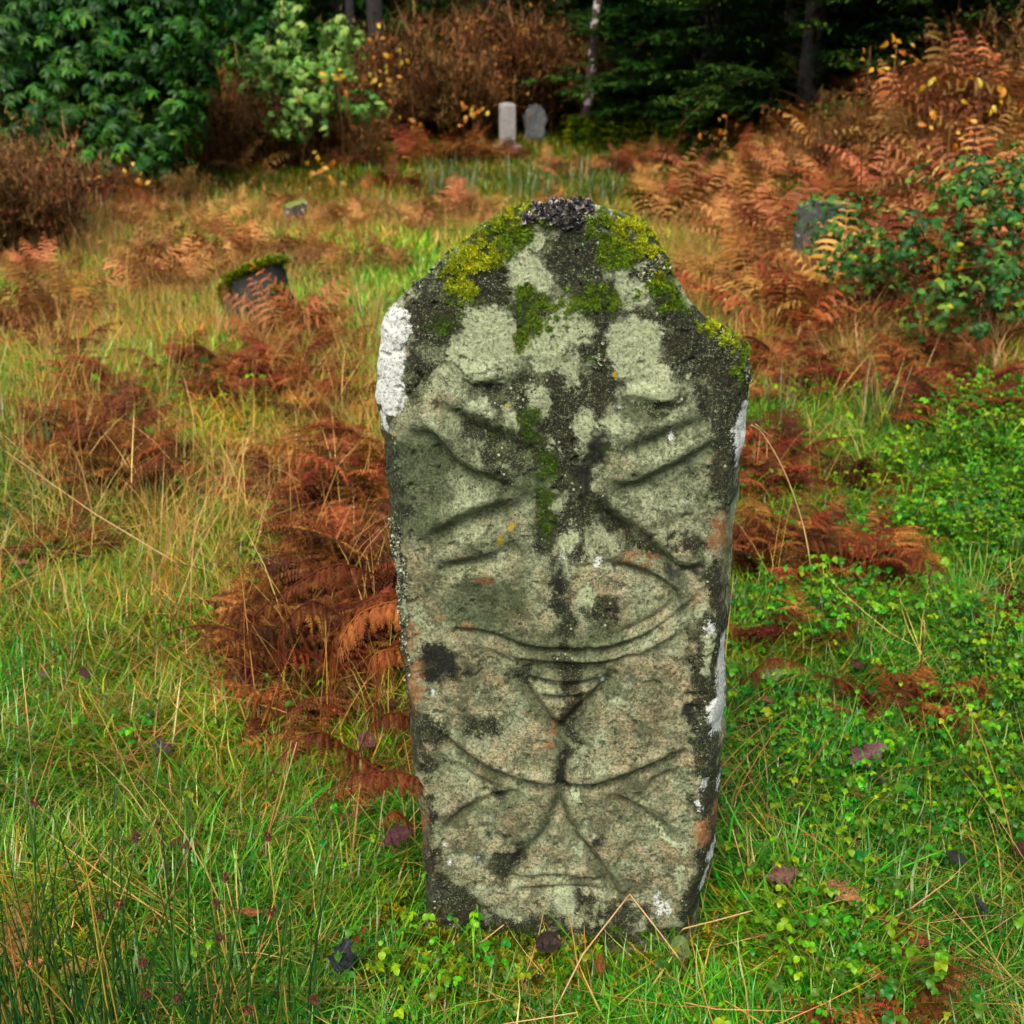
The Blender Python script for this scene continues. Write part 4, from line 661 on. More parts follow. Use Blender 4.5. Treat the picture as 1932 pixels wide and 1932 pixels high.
# named single fronds near the stone
MRUSTH = leaf_mat('dead_frond', [(0., (.070, .022, .010)), (.35, (.20, .060, .022)), (.65, (.38, .145, .055)), (1., (.56, .29, .13))], .6, .18, False, .22, .1, .008)
def hero(name, pts, wid, tn, label, npin=18, curl=1.2):
    """frond whose stalk runs through given points (world)"""
    P_ = np.array(smoothline(pts, 8)); k_ = len(P_); fw = np.gradient(P_, axis=0); ln = np.linalg.norm(fw, axis=1).sum(); fw /= np.linalg.norm(fw, axis=1)[:, None]
    Sd = np.cross(fw, [0, 0, 1.]); Sd /= np.linalg.norm(Sd, axis=1)[:, None] + 1e-9; base = P_[0].copy()
    st = tube(P_ - base, np.linspace(.0024, .0008, k_), 5, tn); lf = []
    for i_ in range(npin):
        u = .12 + .88 * (i_ + .5) / npin; j = int(u * (k_ - 1)); l0 = ln * wid * (1 - u ** 1.5 * .85) * min(1, .5 + u * 3)
        for sg in (-1, 1):
            l_ = l0 * random.uniform(.75, 1.1); kp = 7; s_ = np.linspace(0, 1, kp); cu = curl * random.uniform(.7, 1.2); d0 = Sd[j] * sg * .8 + fw[j] * random.uniform(0, .4)
            dirs = d0[None] * np.cos(cu * (s_ + .25))[:, None] + np.array([0, 0, -1.])[None] * np.sin(cu * (s_ + .25))[:, None]; Pp = P_[j] + np.concatenate([np.zeros((1, 3)), np.cumsum(dirs[:-1] * l_ / (kp - 1), 0)])
            side_ = np.repeat(fw[j][None], kp, 0); m_ = max(5, int(l_ / .005)); uu = (np.arange(m_) + .6) / m_; jj = np.clip((uu * (kp - 1)).astype(int), 0, kp - 2); fr_ = (uu * (kp - 1) - jj)[:, None]; b_ = Pp[jj] * (1 - fr_) + Pp[jj + 1] * fr_
            g = [strips(Pp[None], np.linspace(.0010, .0004, kp)[None], side_[None], [tn])]
            bl = np.minimum(l_ * .25, .016) * (1 - uu ** 1.6 * .8) * rnd(.7, 1.2, m_)
            for s2 in (-1, 1):
                dd = side_[jj] * s2 + dirs[jj] * .5 + np.array([0, 0, -.4]); mid = b_ + dd * bl[:, None] * .5; tip = b_ + dd * bl[:, None] * .9 + np.array([0, 0, -1.]) * bl[:, None] * .3
                g.append(strips(np.stack([b_, mid, tip], 1), np.stack([bl * .16, bl * .2, bl * .02], 1) + .0005, np.repeat(dirs[jj][:, None], 3, 1), np.clip(tn + rnd(-.14, .16, m_), 0, 1)))
            v_, f_, t_ = merge(g); lf.append((v_ - base, f_, t_))
    root = link('bracken_frond', None, loc=base); tag(root, label, 'bracken frond'); link('stalk', mk('stalk', st, MRUSTH), root)
    for g in lf: link('leaflet', mk('leaflet', g, MRUSTH), root)
hero('h', [at(800, 1130, 1.86), at(720, 1140, 1.84), at(665, 1170, 1.82), at(640, 1230, 1.80), at(628, 1330, 1.80)], .20, .55, 'bright red-brown frond arching out from behind the left edge of the gravestone')
hero('h', [at(790, 1240, 1.80), at(740, 1225, 1.76), at(700, 1245, 1.74), at(690, 1320, 1.74)], .24, .45, 'rusty frond hanging down along the left side of the gravestone')
hero('h', [at(790, 1500, 1.78), at(680, 1430, 1.80), at(600, 1380, 1.78), at(530, 1430, 1.76), at(478, 1540, 1.72)], .17, .10, 'very dark frond curving down to the left over the wet grass')
hero('h', [at(820, 1480, 1.70), at(740, 1455, 1.70), at(650, 1470, 1.68), at(590, 1520, 1.66)], .22, .14, 'short dark brown frond pointing left at the lower left of the gravestone')
hero('h', [at(470, 1200, 2.4), at(400, 1180, 2.4), at(330, 1190, 2.38), at(280, 1225, 2.36)], .14, .08, 'thin black frond with hanging leaflets over the pale grass on the left')
hero('h', [at(780, 1560, 1.70), at(745, 1530, 1.68), at(720, 1560, 1.66)], .40, .22, 'crumpled dark red frond tip against the lower left corner of the gravestone', 12)
for q_, (x_, y_, x2, y2, x3, y3, lb) in enumerate([(800, 1150, 640, 1180, 615, 1400, 'red-brown frond hanging straight down, farthest left by the gravestone middle'), (800, 1260, 720, 1240, 700, 1430, 'russet frond hanging close along the lower left edge of the stone'), (640, 1160, 530, 1190, 520, 1360, 'dark frond drooping over the grass, outermost of the hanging ones'), (800, 1380, 700, 1370, 660, 1530, 'brown frond hanging above the dark crumpled tip'), (720, 1090, 560, 1100, 470, 1230, 'long dark red frond reaching left from the dense bracken')]):
    hero('h', [at(x_, y_, 1.90), at((x_ + x2) / 2, min(y_, y2) - 25, 1.88), at(x2, y2, 1.86), at(x3 + 8, (y2 + y3) / 2, 1.85), at(x3, y3, 1.84)], .16, [.22, .40, .08, .18, .15][q_], lb, 20)
hero('h', [at(1400, 1290, 2.3), at(1450, 1245, 2.3), at(1500, 1250, 2.3), at(1560, 1280, 2.3)], .2, .16, 'dark red frond lying to the right of the white patch on the gravestone')
hero('h', [at(1745, 1400, 2.4), at(1740, 1310, 2.4), at(1700, 1270, 2.38), at(1660, 1290, 2.36)], .2, .22, 'small brown frond curled over like a crook in the green leaves')
hero('h', [at(1690, 1990, 1.45), at(1720, 1930, 1.46), at(1765, 1890, 1.48)], .3, .62, 'curled orange-brown frond tip at the bottom right')

# ------------------------------------------------------------------ soft rushes in the lower left corner
MRUSH = leaf_mat('rush_stem', [(0., (.012, .050, .012)), (.5, (.028, .10, .020)), (.8, (.10, .17, .03)), (1., (.50, .28, .09))], .35, 0, False, .15, .5)
MHEAD = leaf_mat('rush_flower_head', [(0., (.03, .008, .004)), (1., (.14, .035, .018))], .7, 0, False, .2, .3)
def tube_obj(name, pts, r, T, parent, mat_, ns=5): 
    return link(name, mk(name, tube(pts, r, ns, T), mat_), parent)
HEADS = [(225, 1705, 1.40, 60), (187, 1728, 1.40, 0), (268, 1815, 1.36, 0), (277, 1875, 1.34, 0), (333, 1883, 1.36, 0), (408, 1705, 1.45, 0), (413, 1770, 1.42, 0), (512, 1718, 1.47, 150), (505, 1577, 1.52, 180), (257, 1580, 1.50, 0), (425, 1655, 1.5, 0), (470, 1905, 1.36, 0), (65, 1512, 1.5, 190), (592, 1885, 1.4, 0)]
def rush_clump(cx, cy_, n_, lean, label, heads, hh):
    b0 = G(cx, cy_); root = link('soft_rush', None, loc=b0); tag(root, label, 'rush', 'soft rushes in the corner')
    for q_ in range(n_):
        tan = random.random() < .10; L = random.uniform(.2, hh * 1.25); az = random.uniform(0, 6.28); ti = abs(random.gauss(0, .22)); ti = min(ti, .6)
        b_ = np.array([random.uniform(-.10, .10), random.uniform(-.05, .05), -.02]); s_ = np.linspace(0, 1, 9)[:, None]; dx = np.array([math.cos(az) * ti + lean, math.sin(az) * ti * .6, 0])
        P_ = b_ + s_ * np.array([0, 0, L]) + dx * L * (s_ ** 1.6); st = tube_obj('stem', P_, np.interp(np.linspace(0, 1, 9), [0, .6, 1], [.0017, .0014, .0003]), .97 if tan else random.uniform(0, .8), root, MRUSH)
    for hx, hy, Y, ext in heads:
        h_ = at(hx, hy, Y) - b0; b_ = np.array([random.uniform(-.08, .08) + h_[0] * .5, random.uniform(-.04, .04), -.02]); s_ = np.linspace(0, 1, 9)[:, None]; P_ = b_ + (h_ - b_) * s_ + np.array([0, 0, .02]) * np.sin(s_ * 3.14)
        st = tube_obj('stem', P_, .0012, random.choice([.3, .97, .6]), root, MRUSH); d_ = P_[-1] - P_[-2]; d_ /= np.linalg.norm(d_)
        if ext:
            e_ = at(hx + random.uniform(-6, 22) + ext * .25, hy - ext, Y + .02) - b0; tube_obj('bract', np.array([h_ + (e_ - h_) * t_ for t_ in np.linspace(0, 1, 5)]), np.linspace(.0012, .0004, 5), .99, root, MRUSH)
        hg = []
        for _ in range(60):
            v = np.random.default_rng(random.randint(0, 9999)).normal(size=3); v /= np.linalg.norm(v); p = v * np.array([.0055, .0055, .008]) * random.uniform(.3, 1); M = Matrix.Translation(Vector(h_ + p)) @ Vector(v).to_track_quat('X', 'Z').to_matrix().to_4x4(); hg.append(xf(leaf_shape(.0042, .0016, 4, .1, random.random()), M))
        hd = link('flower_head', mk('flower_head', merge(hg), MHEAD), st)
rush_clump(150, 2010, 32, -.04, 'dark green rushes with brown seed heads, leftmost clump in the corner', HEADS[0:2] + HEADS[9:10] + HEADS[12:13], .52)
rush_clump(290, 1990, 34, .02, 'dark green rushes with several brown seed heads, middle clump', HEADS[2:6], .50)
rush_clump(490, 1990, 32, .12, 'dark green rushes leaning right, the clump nearest the gravestone', HEADS[6:9] + HEADS[10:12] + HEADS[13:], .48)
rush_clump(30, 2020, 22, -.08, 'dark green rushes cut by the picture corner', [], .5)

# ------------------------------------------------------------------ bent dry stalks by the stone
MSTK = leaf_mat('dry_stalk', [(0., (.30, .16, .06)), (1., (.68, .46, .22))], .5, 0, False, .15, .4)
def stalk(pts, r, label, T=.7):
    P_ = np.array(smoothline(pts, 4)) if len(pts) > 4 else np.concatenate([np.linspace(pts[i_], pts[i_ + 1], 6)[(1 if i_ else 0):] for i_ in range(len(pts) - 1)]); b_ = P_[0].copy()
    o = link('dry_stalk', mk('dry_stalk', tube(P_ - b_, r, 6, T), MSTK), loc=b_); tag(o, label, 'dry stalk')
g_ = lambda x_, y_, h_=.0: G(x_, y_) + np.array([0, 0, h_])
stalk([g_(1040, 1932), at(1040, 1920, 1.46), at(1100, 1800, 1.52), at(1188, 1687, 1.62)], .0015, 'straw stalk leaning against the foot of the gravestone, rising right')
stalk([at(1188, 1687, 1.62), at(1245, 1760, 1.55), at(1275, 1800, 1.5), g_(1310, 1850)], .0013, 'snapped half of the straw stalk falling right at the foot of the gravestone')
stalk([g_(1268, 1775), at(1290, 1752, 1.6), at(1350, 1737, 1.62), at(1420, 1718, 1.64)], .0014, 'straw stalk lying out to the right from the gravestone corner')
stalk([g_(1418, 1715, .02), at(1395, 1610, 1.72), at(1382, 1565, 1.74)], .0011, 'thin straw stalk leaning on the lower right edge of the gravestone')
stalk([g_(1530, 1145), at(1530, 1080, 2.72), at(1515, 990, 2.7), at(1480, 890, 2.68), at(1440, 820, 2.66), at(1418, 802, 2.62)], .0020, 'long tan arched stalk bending back towards the right shoulder of the gravestone')
stalk([g_(1475, 860), at(1455, 825, 2.7), at(1425, 800, 2.66)], .0016, 'short tan stalk folded behind the top of the long arched stalk')
stalk([g_(870, 1935, .02), at(900, 1940, 1.42), at(1090, 1910, 1.40)], .0011, 'straw stem lying flat across the bottom centre')
stalk([g_(1325, 1900, .01), g_(1440, 1850, .05), g_(1525, 1785, .05)], .0012, 'straw stem lying in the leaves at lower right')
stalk([g_(880, 1795, .01), at(912, 1775, 1.55), at(950, 1745, 1.56)], .0012, 'reddish straw piece propped on the lower left foot of the gravestone')
stalk([g_(1735, 1270), at(1745, 1200, 2.5), at(1743, 1170, 2.5)], .0016, 'short upright cut straw in the green leaves')
stalk([g_(68, 1560), at(55, 1380, 1.75), at(42, 1260, 1.78)], .0010, 'thin upright straw in the grass at far left')
stalk([g_(485, 1640, .02), at(520, 1540, 1.66), at(560, 1400, 1.7)], .0010, 'thin straw leaning right in front of the dark fronds')
stalk([g_(0, 880, .1), at(180, 970, 3.1), at(330, 1060, 3.0), g_(400, 1090, .02)], .0018, 'long straw stem slanting down from the left picture edge')
stalk([g_(1930, 1835, .03), g_(1800, 1880, .05), g_(1690, 1905, .03)], .0011, 'straw stem lying at the right picture corner')
for k_, (x0, y0, x1, y1, x2, y2) in enumerate([(150, 1290, 260, 1190, 470, 1165), (190, 1345, 330, 1215, 560, 1175), (0, 1205, 60, 1195, 200, 1230)]):
    a_ = g_(x0, y0, .02); b_ = at(x1, y1, a_[1] + .35); c2 = g_(x2, y2, .04); stalk([a_, b_, c2] if k_ == 2 else [a_, (a_ + b_) / 2 + np.array([0, 0, .03]), b_, (b_ + c2) / 2, c2], .0014, ['long pale arching grass stem over the yellow turf', 'longest tan arching stem from the left turf toward the dark fronds', 'pale stem lying by the left edge'][k_])

# ------------------------------------------------------------------ fallen leaves
def leaf_obj(px, py, size, col, kind, label, rot=None, lift=.09, curl=.3):
    k_ = 11; s = np.linspace(0, 1, k_); W = np.sin(np.clip(s * .95 + .05, 0, 1) * math.pi) ** .8 * (.34 if kind != 'round' else .46)
    if kind == 'oak': W = W * (1 + .38 * np.sin(s * 6.28 * 3.4 + 1.0))
    if kind == 'thin': W = W * .5
    W[-1] = .004; W[0] = .02; rows = []
    rr = random.Random(int(px * 7 + py)); ph = rr.uniform(0, 6)
    for f_ in (-1, -.55, 0, .55, 1):
        w_ = W * f_ * (1 + .12 * np.sin(s * 9 + ph + f_)); z_ = curl * (abs(f_) ** 1.6) * W * rr.uniform(.3, 1.2) + curl * .45 * np.sin(s * 3.1 + ph) * (s) + .03 * np.sin(s * 13 + f_ * 3)
        rows.append(np.stack([s, w_, z_], 1))
    V = np.concatenate(rows); F = []
    for r_ in range(4):
        for i_ in range(k_ - 1): a_ = r_ * k_ + i_; F += [(a_, a_ + 1, a_ + 1 + k_), (a_, a_ + 1 + k_, a_ + k_)]
    stem = strips(np.array([[[-.28, .02, .02], [-.12, 0, .0], [0, 0, 0], [.5, 0, .012 + curl * .2]]]), np.array([[.012, .011, .011, .008]]), np.tile([0., 1, 0], (1, 4, 1)), [.9])
    T = np.clip(.4 + .5 * (np.abs(V[:, 1]) < .01) + .3 * vnoise(V[:, 0] * 6 + px, V[:, 1] * 6), 0, 1)
    V, F, T = merge([(V * 1., np.array(F), T), stem]); p = G(px, py); p[2] += lift
    t = NT('dead_leaf'); c = t.ramp(t.attr('tint'), [(0., tuple(v * .55 for v in col)), (.5, col), (1., tuple(min(1, v * 1.5 + .04) for v in col))]); c = t.mix(t.mr(t.noise(6, 4, .7), .52, .66), c, tuple(v * .3 for v in col)); c = t.mix(1., c, (.62, .62, .62), 'MULTIPLY'); c = t.mix(t.mr(t.voro(26), .12, .08), c, (.01, .008, .006)); t.set(t.b.inputs['Base Color'], c); t.b.inputs['Roughness'].default_value = .38
    t.set(t.b.inputs['Normal'], t.bump(t.noise(14, 4), .03))
    o = link('fallen_leaf', mesh_np('fallen_leaf', V, F, {'tint': T}, [t.m]), loc=p, rot=rot or (rr.uniform(-.5, .5), rr.uniform(-.4, .4), rr.uniform(0, 6.28)), scl=size * 1.15); tag(o, label, 'leaf')
PUR = (.26, .11, .11); RED = (.20, .035, .022); ORG = (.62, .26, .09); YEL = (.65, .42, .06); BRN_ = (.13, .085, .06); TAN = (.50, .30, .17); GRN = (.26, .38, .08); DRK = (.05, .035, .035)
for a in [(1595, 1500, .085, PUR, 'oak', 'large purple-brown lobed leaf lying on the grass right of the gravestone', (.1, -.2, .3)), (1655, 1535, .05, (.12, .03, .035), 'round', 'dark wine-red leaf tucked under the large purple-brown one', (.5, .3, 1.2)), (1440, 1722, .055, (.36, .17, .11), 'oak', 'pinkish brown leaf near the right foot of the gravestone', (.2, -.2, .0)),
 (1460, 1708, .04, BRN_, 'round', 'dull brown leaf overlapping the pinkish one by the gravestone foot', (.6, .2, 2)), (1555, 1725, .07, ORG, 'oak', 'bright orange oak leaf on the green leaves at lower right', (.1, .1, 5.2)), (728, 1655, .06, (.20, .06, .05), 'oak', 'red-brown pointed leaf beside the lower left edge of the gravestone', (.1, -.2, .5)),
 (298, 1470, .045, (.17, .11, .10), 'round', 'greyish brown curled leaf in the grass, nearest the thin straw', (.7, .3, .8)), (40, 1110, .05, (.62, .28, .13), 'oak', 'small orange toothed leaf at the left edge of the turf', (.2, .1, 1.4)), (1428, 1330, .06, (.22, .40, .10), 'round', 'broad pale green leaf beside the white patch of the gravestone', (.1, .1, .2)),
 (1490, 1208, .065, (.36, .46, .08), 'round', 'yellow-green heart-shaped leaf in the grass right of the stone', (.2, .0, 3.3)), (1838, 1066, .07, YEL, 'thin', 'yellow leaf on the small green leaves far right', (.1, .1, 2.8)), (682, 1462, .045, (.34, .16, .14), 'round', 'pinkish dead leaf behind the dark frond', (.4, .2, 1)),
 (440, 1335, .06, (.18, .04, .02), 'round', 'dark red-brown leaf half sunk in the grass below the black frond', (.3, .1, .2)), (160, 1325, .045, RED, 'round', 'dark red crumpled leaf on the left turf', (.8, .3, 1.3)), (82, 1332, .04, (.30, .22, .14), 'thin', 'pale buff leaf left of the dark red crumpled one', (.6, .1, 1.5)),
 (1758, 1620, .05, PUR, 'round', 'purple-brown leaf standing on edge in the grass at lower right', (1.2, .2, 1.5)), (1790, 1690, .04, DRK, 'round', 'almost black leaf under blades at lower right', (.3, .1, 1)), (1848, 1790, .05, (.07, .06, .07), 'round', 'dark grey leaf folded at lower right', (.9, .2, 1.6)), (1926, 1700, .06, (.28, .03, .03), 'round', 'crimson leaf cut by the right picture edge', (1.1, .1, 1.5)),
 (1432, 1375, .035, ORG, 'oak', 'small orange scrap of leaf below the broad pale green one', (.2, .2, .4)), (640, 1905, .055, (.045, .045, .05), 'oak', 'blue-black wet leaf at the bottom left of centre', (.2, -.3, 1.3)), (330, 1655, .06, (.26, .05, .015), 'thin', 'glossy red-brown curled leaf among the rushes', (.3, .5, .9)), (352, 1662, .05, (.40, .09, .02), 'thin', 'orange-red blade of dead leaf beside the glossy curled one', (.3, .5, 1.2)),
 (350, 1688, .05, (.12, .02, .01), 'thin', 'very dark curled leaf just below the glossy one among the rushes', (.2, .2, 3.3)), (452, 1785, .05, (.60, .17, .03), 'thin', 'vivid orange strip of leaf behind the rush seed heads', (.1, .1, .1)), (672, 1845, .035, (.60, .14, .02), 'thin', 'tiny orange leaf scrap at bottom left of centre', (.2, .1, 1.1)), (1385, 1650, .05, (.35, .08, .03), 'thin', 'rust-red leaf against the lower right edge of the gravestone', (1.2, .1, 1.5)),
 (1130, 1905, .05, (.55, .12, .02), 'thin', 'orange-red leaf strip at the bottom centre', (.3, .2, 1.5)), (1010, 1855, .045, (.07, .035, .02), 'round', 'dark brown leaf in the moss under the gravestone', (.2, .1, .4)), (700, 1275, .04, (.36, .10, .03), 'round', 'rusty round leaf by the hanging fronds', (.3, .1, .3)), (1605, 1310, .04, (.16, .03, .02), 'round', 'dark red leaf right of the flattened frond', (.3, .2, 1)),
 (1705, 1115, .035, (.42, .15, .08), 'thin', 'brick-coloured leaf on the green leaves right of the bracken', (.1, .1, 1)), (1855, 1285, .045, (.60, .34, .10), 'round', 'yellow-orange leaf far right above the sprawling black bracken', (.6, .1, 1.5)), (1905, 1230, .045, (.40, .17, .11), 'round', 'salmon-coloured leaf near the right picture edge', (.3, .1, 1)), (1500, 1600, .03, (.12, .03, .02), 'round', 'tiny dark red leaf in the clear grass below the large purple-brown one', (.2, .1, 1)), (1270, 1880, .04, GRN, 'round', 'single oval green leaf at the bottom right of the gravestone foot', (.6, -.4, 1.2))]: leaf_obj(*a)

# ------------------------------------------------------------------ smaller stones
def stone_block(name, px, py, w_, h_, th, rotz, lean, seed, cols, label, cat, top='flat', white=0., mossy=0.):
    """weathered upright stone: rounded box with knocked corners"""
    import bmesh
    bm = bmesh.new(); bmesh.ops.create_cube(bm, size=1); bmesh.ops.subdivide_edges(bm, edges=bm.edges[:], cuts=14, use_grid_fill=True)
    for v in bm.verts:
        x, y, z = v.co; r_ = .78; m_ = max(abs(x), abs(y), abs(z)); sp = v.co.normalized() * .5 if v.co.length else v.co
        e_ = v.co.lerp(sp * 1.35, .16); x, y, z = e_
        if top == 'arch' and z > 0: x *= math.sqrt(max(.0, 1 - (max(0, z - .18) / .37) ** 2)) if z > .18 else 1
        if top == 'slope': z += x * .32 * (z + .5)
        X_, Y_, Z_ = x * w_, y * th, (z + .5) * h_ - .05
        d_ = (fbm(np.array([X_ * 9 + seed * 3 + Y_ * 5]), np.array([Z_ * 9 + Y_ * 7]), 4)[0] - .5) * .28 * min(w_, h_) * (1 if top != 'post' else .25)
        v.co = (X_ + d_ * (x / .5), Y_ + d_ * (y / .5) * .6, Z_ + d_ * .6 * (z > .3))
    me = bpy.data.meshes.new(name); bm.to_mesh(me); bm.free(); me.polygons.foreach_set('use_smooth', [True] * len(me.polygons))
    t = NT('old_stone'); n1 = t.noise(9, 5, .7); c = t.ramp(t.noise(26, 5, .75), [(.3, cols[0]), (.52, cols[1]), (.72, cols[2])])
    if white: c = t.mix(t.mr(n1, .62 - white, .65 - white), c, (.62, .60, .58))
    geo = t.n('NewGeometry'); sx = t.n('SeparateXYZ', {0: geo.outputs['Normal']}).outputs[2]
    if mossy: c = t.mix(t.mr(t.math('ADD', sx, t.math('MULTIPLY', n1, .8)), 1.1 - mossy, 1.3 - mossy), c, t.ramp(t.noise(90, 3), [(.35, (.07, .10, .01)), (.65, (.28, .33, .02))]))
    c = t.mix(1., c, (.6, .6, .6), 'MULTIPLY'); t.set(t.b.inputs['Base Color'], c); t.b.inputs['Roughness'].default_value = .85; t.set(t.b.inputs['Normal'], t.bump(t.noise(50, 5, .7), .012)); me.materials.append(t.m)
    p = G(px, py) if py else at(*px); o = link(name, me, loc=p, rot=(lean[0], lean[1], rotz)); tag(o, label, cat)
    return o
mossy_s = stone_block('mossy_stone', 492, 612, .42, .38, .2, R(-14), (R(-4), R(-9)), 3, [(.010, .010, .008), (.025, .024, .018), (.06, .055, .045)], 'squat dark stone with bright moss on its sloping top, in the bracken', 'stone', 'slope', 0, 0)
bb = [v.co for v in mossy_s.data.vertices if v.normal.z > .35 and v.co.z > .2]; ms_n = 3000; cs = [bb[rng.integers(0, len(bb))] for _ in range(ms_n)]
P_ = np.array([tuple(c) for c in cs]) + (rng.random((ms_n, 3)) - .5) * np.array([.03, .02, .008]); scatter('moss', P_, np.stack([rnd(-.5, .5, ms_n), rnd(-.5, .5, ms_n), rnd(0, 6.28, ms_n)], 1), rnd(2.2, 4.2, ms_n), np.array([1.0, 1.05, .8]) * rnd(.6, 1.2, ms_n)[:, None], rng.integers(0, 6, ms_n), MSS, mossy_s)
stone_block('small_stone', 548, 436, .19, .36, .18, R(20), (R(6), R(14)), 8, [(.02, .018, .014), (.05, .045, .035), (.12, .11, .09)], 'small tilted stone with white blotches and a mossy cap on the far grass', 'stone', 'slope', .05, .35)
stone_block('leaning_gravestone', 1546, 528, .40, .66, .12, R(-28), (R(-4), R(-5)), 5, [(.020, .022, .016), (.045, .050, .036), (.12, .13, .10)], 'dark gravestone half hidden by bramble and bracken at the right, pale along its left edge', 'gravestone', 'flat', -.03, .15)
stone_block('pillar_gravestone', 957, 290, .27, .86, .18, R(10), (0, 0), 6, [(.20, .185, .16), (.31, .29, .26), (.42, .40, .37)], 'narrow pale grey pillar-shaped gravestone standing in front of the far shrubs', 'gravestone', 'post', 0, 0)
stone_block('arched_gravestone', (1007, 266, 21.2), 0, .36, .68, .14, R(16), (0, R(3)), 7, [(.09, .095, .095), (.16, .17, .17), (.30, .31, .30)], 'small dark grey round-topped gravestone beside the pale pillar', 'gravestone', 'arch', -.02, .0)
for k_, (dx_, lb) in enumerate(((-.20, 'pale low stone at the left foot of the pillar gravestone'), (.17, 'pale low stone at the right foot of the pillar gravestone'))):
    p = G(957 + dx_ * 100, 293); o = stone_block('foot_stone', 957 + dx_ * 100, 293, .13, .22, .16, .2 * k_, (0, .2 * (k_ * 2 - 1)), 9 + k_, [(.15, .14, .12), (.30, .28, .25), (.45, .43, .4)], lb, 'stone')

# ------------------------------------------------------------------ bushes
MLAU = leaf_mat('laurel_leaf', [(0., (.008, .045, .006)), (.5, (.018, .085, .010)), (.85, (.055, .17, .018)), (1., (.12, .27, .03))], .45, .12, False, .35, .15, .012)
MPALE = leaf_mat('pale_leaf', [(0., (.06, .18, .03)), (.5, (.16, .36, .07)), (1., (.38, .54, .15))], .45, .25, False, .35, .2, .02)
MBRAM = leaf_mat('bramble_leaf', [(0., (.018, .065, .014)), (.55, (.045, .13, .025)), (.85, (.12, .23, .04)), (1., (.42, .34, .04))], .45, .15, False, .35, .15, .02)
MTWIG = leaf_mat('brown_twig', [(0., (.050, .024, .012)), (.5, (.14, .066, .030)), (1., (.36, .20, .10))], .8, 0, False, .35, .1)
MBRN = leaf_mat('brown_leaf', [(0., (.050, .020, .007)), (.5, (.16, .062, .020)), (1., (.42, .19, .06))], .7, .2, False, .5, .1)
MYEL = leaf_mat('autumn_leaf', [(0., (.42, .14, .03)), (.5, (.66, .34, .05)), (1., (.80, .58, .14))], .5, .3, False, .2, .3)
def whorl(n, L, droop, w_=.19, tn=.5, up=.3):
    gs = []
    for q_ in range(n):
        M = Euler((random.uniform(-.3, .3), random.uniform(-up, up * .2) + droop, q_ * 6.283 / n + random.uniform(-.3, .3))).to_matrix().to_4x4(); gs.append(xf(leaf_shape(L * random.uniform(.75, 1.15), L * w_, 4, .08, np.clip(tn + random.uniform(-.25, .3), 0, 1), .3), M))
    return merge(gs)
def shell(lobes_, n, bias=.55):
    """points and outward directions through a group of ellipsoids, thicker towards their skins"""
    P_, D_ = [], []; wts = [r_[0] * r_[2] for _, r_ in lobes_]; tot = sum(wts)
    for (c, r_), w_ in zip(lobes_, wts):
        m_ = int(n * w_ / tot); v = rng.normal(size=(m_, 3)); v /= np.linalg.norm(v, axis=1)[:, None]; rad = 1 - (1 - bias) * rng.random(m_) ** 2; rad *= .86 + .28 * fbm(v[:, 0] * 3 + c[0], v[:, 2] * 3 + v[:, 1] * 2, 3) * 1.0
        P_.append(np.array(c) + v * np.array(r_) * rad[:, None]); D_.append(v)
    return np.concatenate(P_), np.concatenate(D_)
def orient(v, roll=None): return (Vector(v).to_track_quat('Z', 'Y') @ Quaternion((0, 0, 1), random.uniform(0, 6.28) if roll is None else roll)).to_matrix().to_4x4()
def bush(name, base, lobes_, n, meshes_geo, mat_, label, cat, leafname, parts_n=260, scl=(.8, 1.2), upmix=.6, stems=14, stem_mat=None, bias=.55, group=None, stem_r=.02):
    base = np.array(base, float); root = link(name, None, loc=base); tag(root, label, cat, group)
    P_, D_ = shell(lobes_, n, bias); gz = terrain(base[0] + P_[:, 0], base[1] + P_[:, 1]) - base[2]; k_ = P_[:, 2] > gz + .02; P_, D_ = P_[k_], D_[k_]
    Dn = D_ + np.array([0, 0, upmix]); tocam = -(base[:2] + P_[:, :2]); front = (D_[:, :2] * tocam).sum(1) / (np.linalg.norm(tocam, axis=1) + 1e-6)
    order = np.argsort(-front + rng.random(len(P_)) * .5); ms = [mk(leafname, g, mat_) for g in meshes_geo]; rest = []
    for c_i, i_ in enumerate(order):
        M = Matrix.Translation(P_[i_]) @ orient(Dn[i_]) @ Matrix.Scale(random.uniform(*scl), 4)
        if c_i < parts_n:
            o = link(leafname, random.choice(ms), root); o.matrix_local = M
        else: rest.append(xf(random.choice(meshes_geo), M))
    if rest: tag(link('foliage', mk('foliage', merge(rest), mat_), root), kind='stuff')
    for q_ in range(stems):
        c, r_ = random.choice(lobes_); e_ = np.array(c) + rng.normal(size=3) * np.array(r_) * .45; b_ = np.array([random.uniform(-.2, .2), random.uniform(-.15, .15), -.05]); s_ = np.linspace(0, 1, 7)[:, None]
        pp = b_ + (e_ - b_) * s_ + np.array([random.uniform(-.15, .15), random.uniform(-.1, .1), .18]) * np.sin(s_ * 3.14); link('stem', mk('stem', tube(pp, np.linspace(stem_r, stem_r * .25, 7), 5, random.uniform(.1, .7)), stem_mat or MTWIG), root)
    return root
def C_(px, py, Y, base): return tuple(at(px, py, Y) - np.array(base))
random.seed(31)
b0 = G(215, 372); 
def lob(lst, b): return [(C_(px, py, Y, b), (rx, ry, rz)) for px, py, Y, rx, ry, rz in lst]
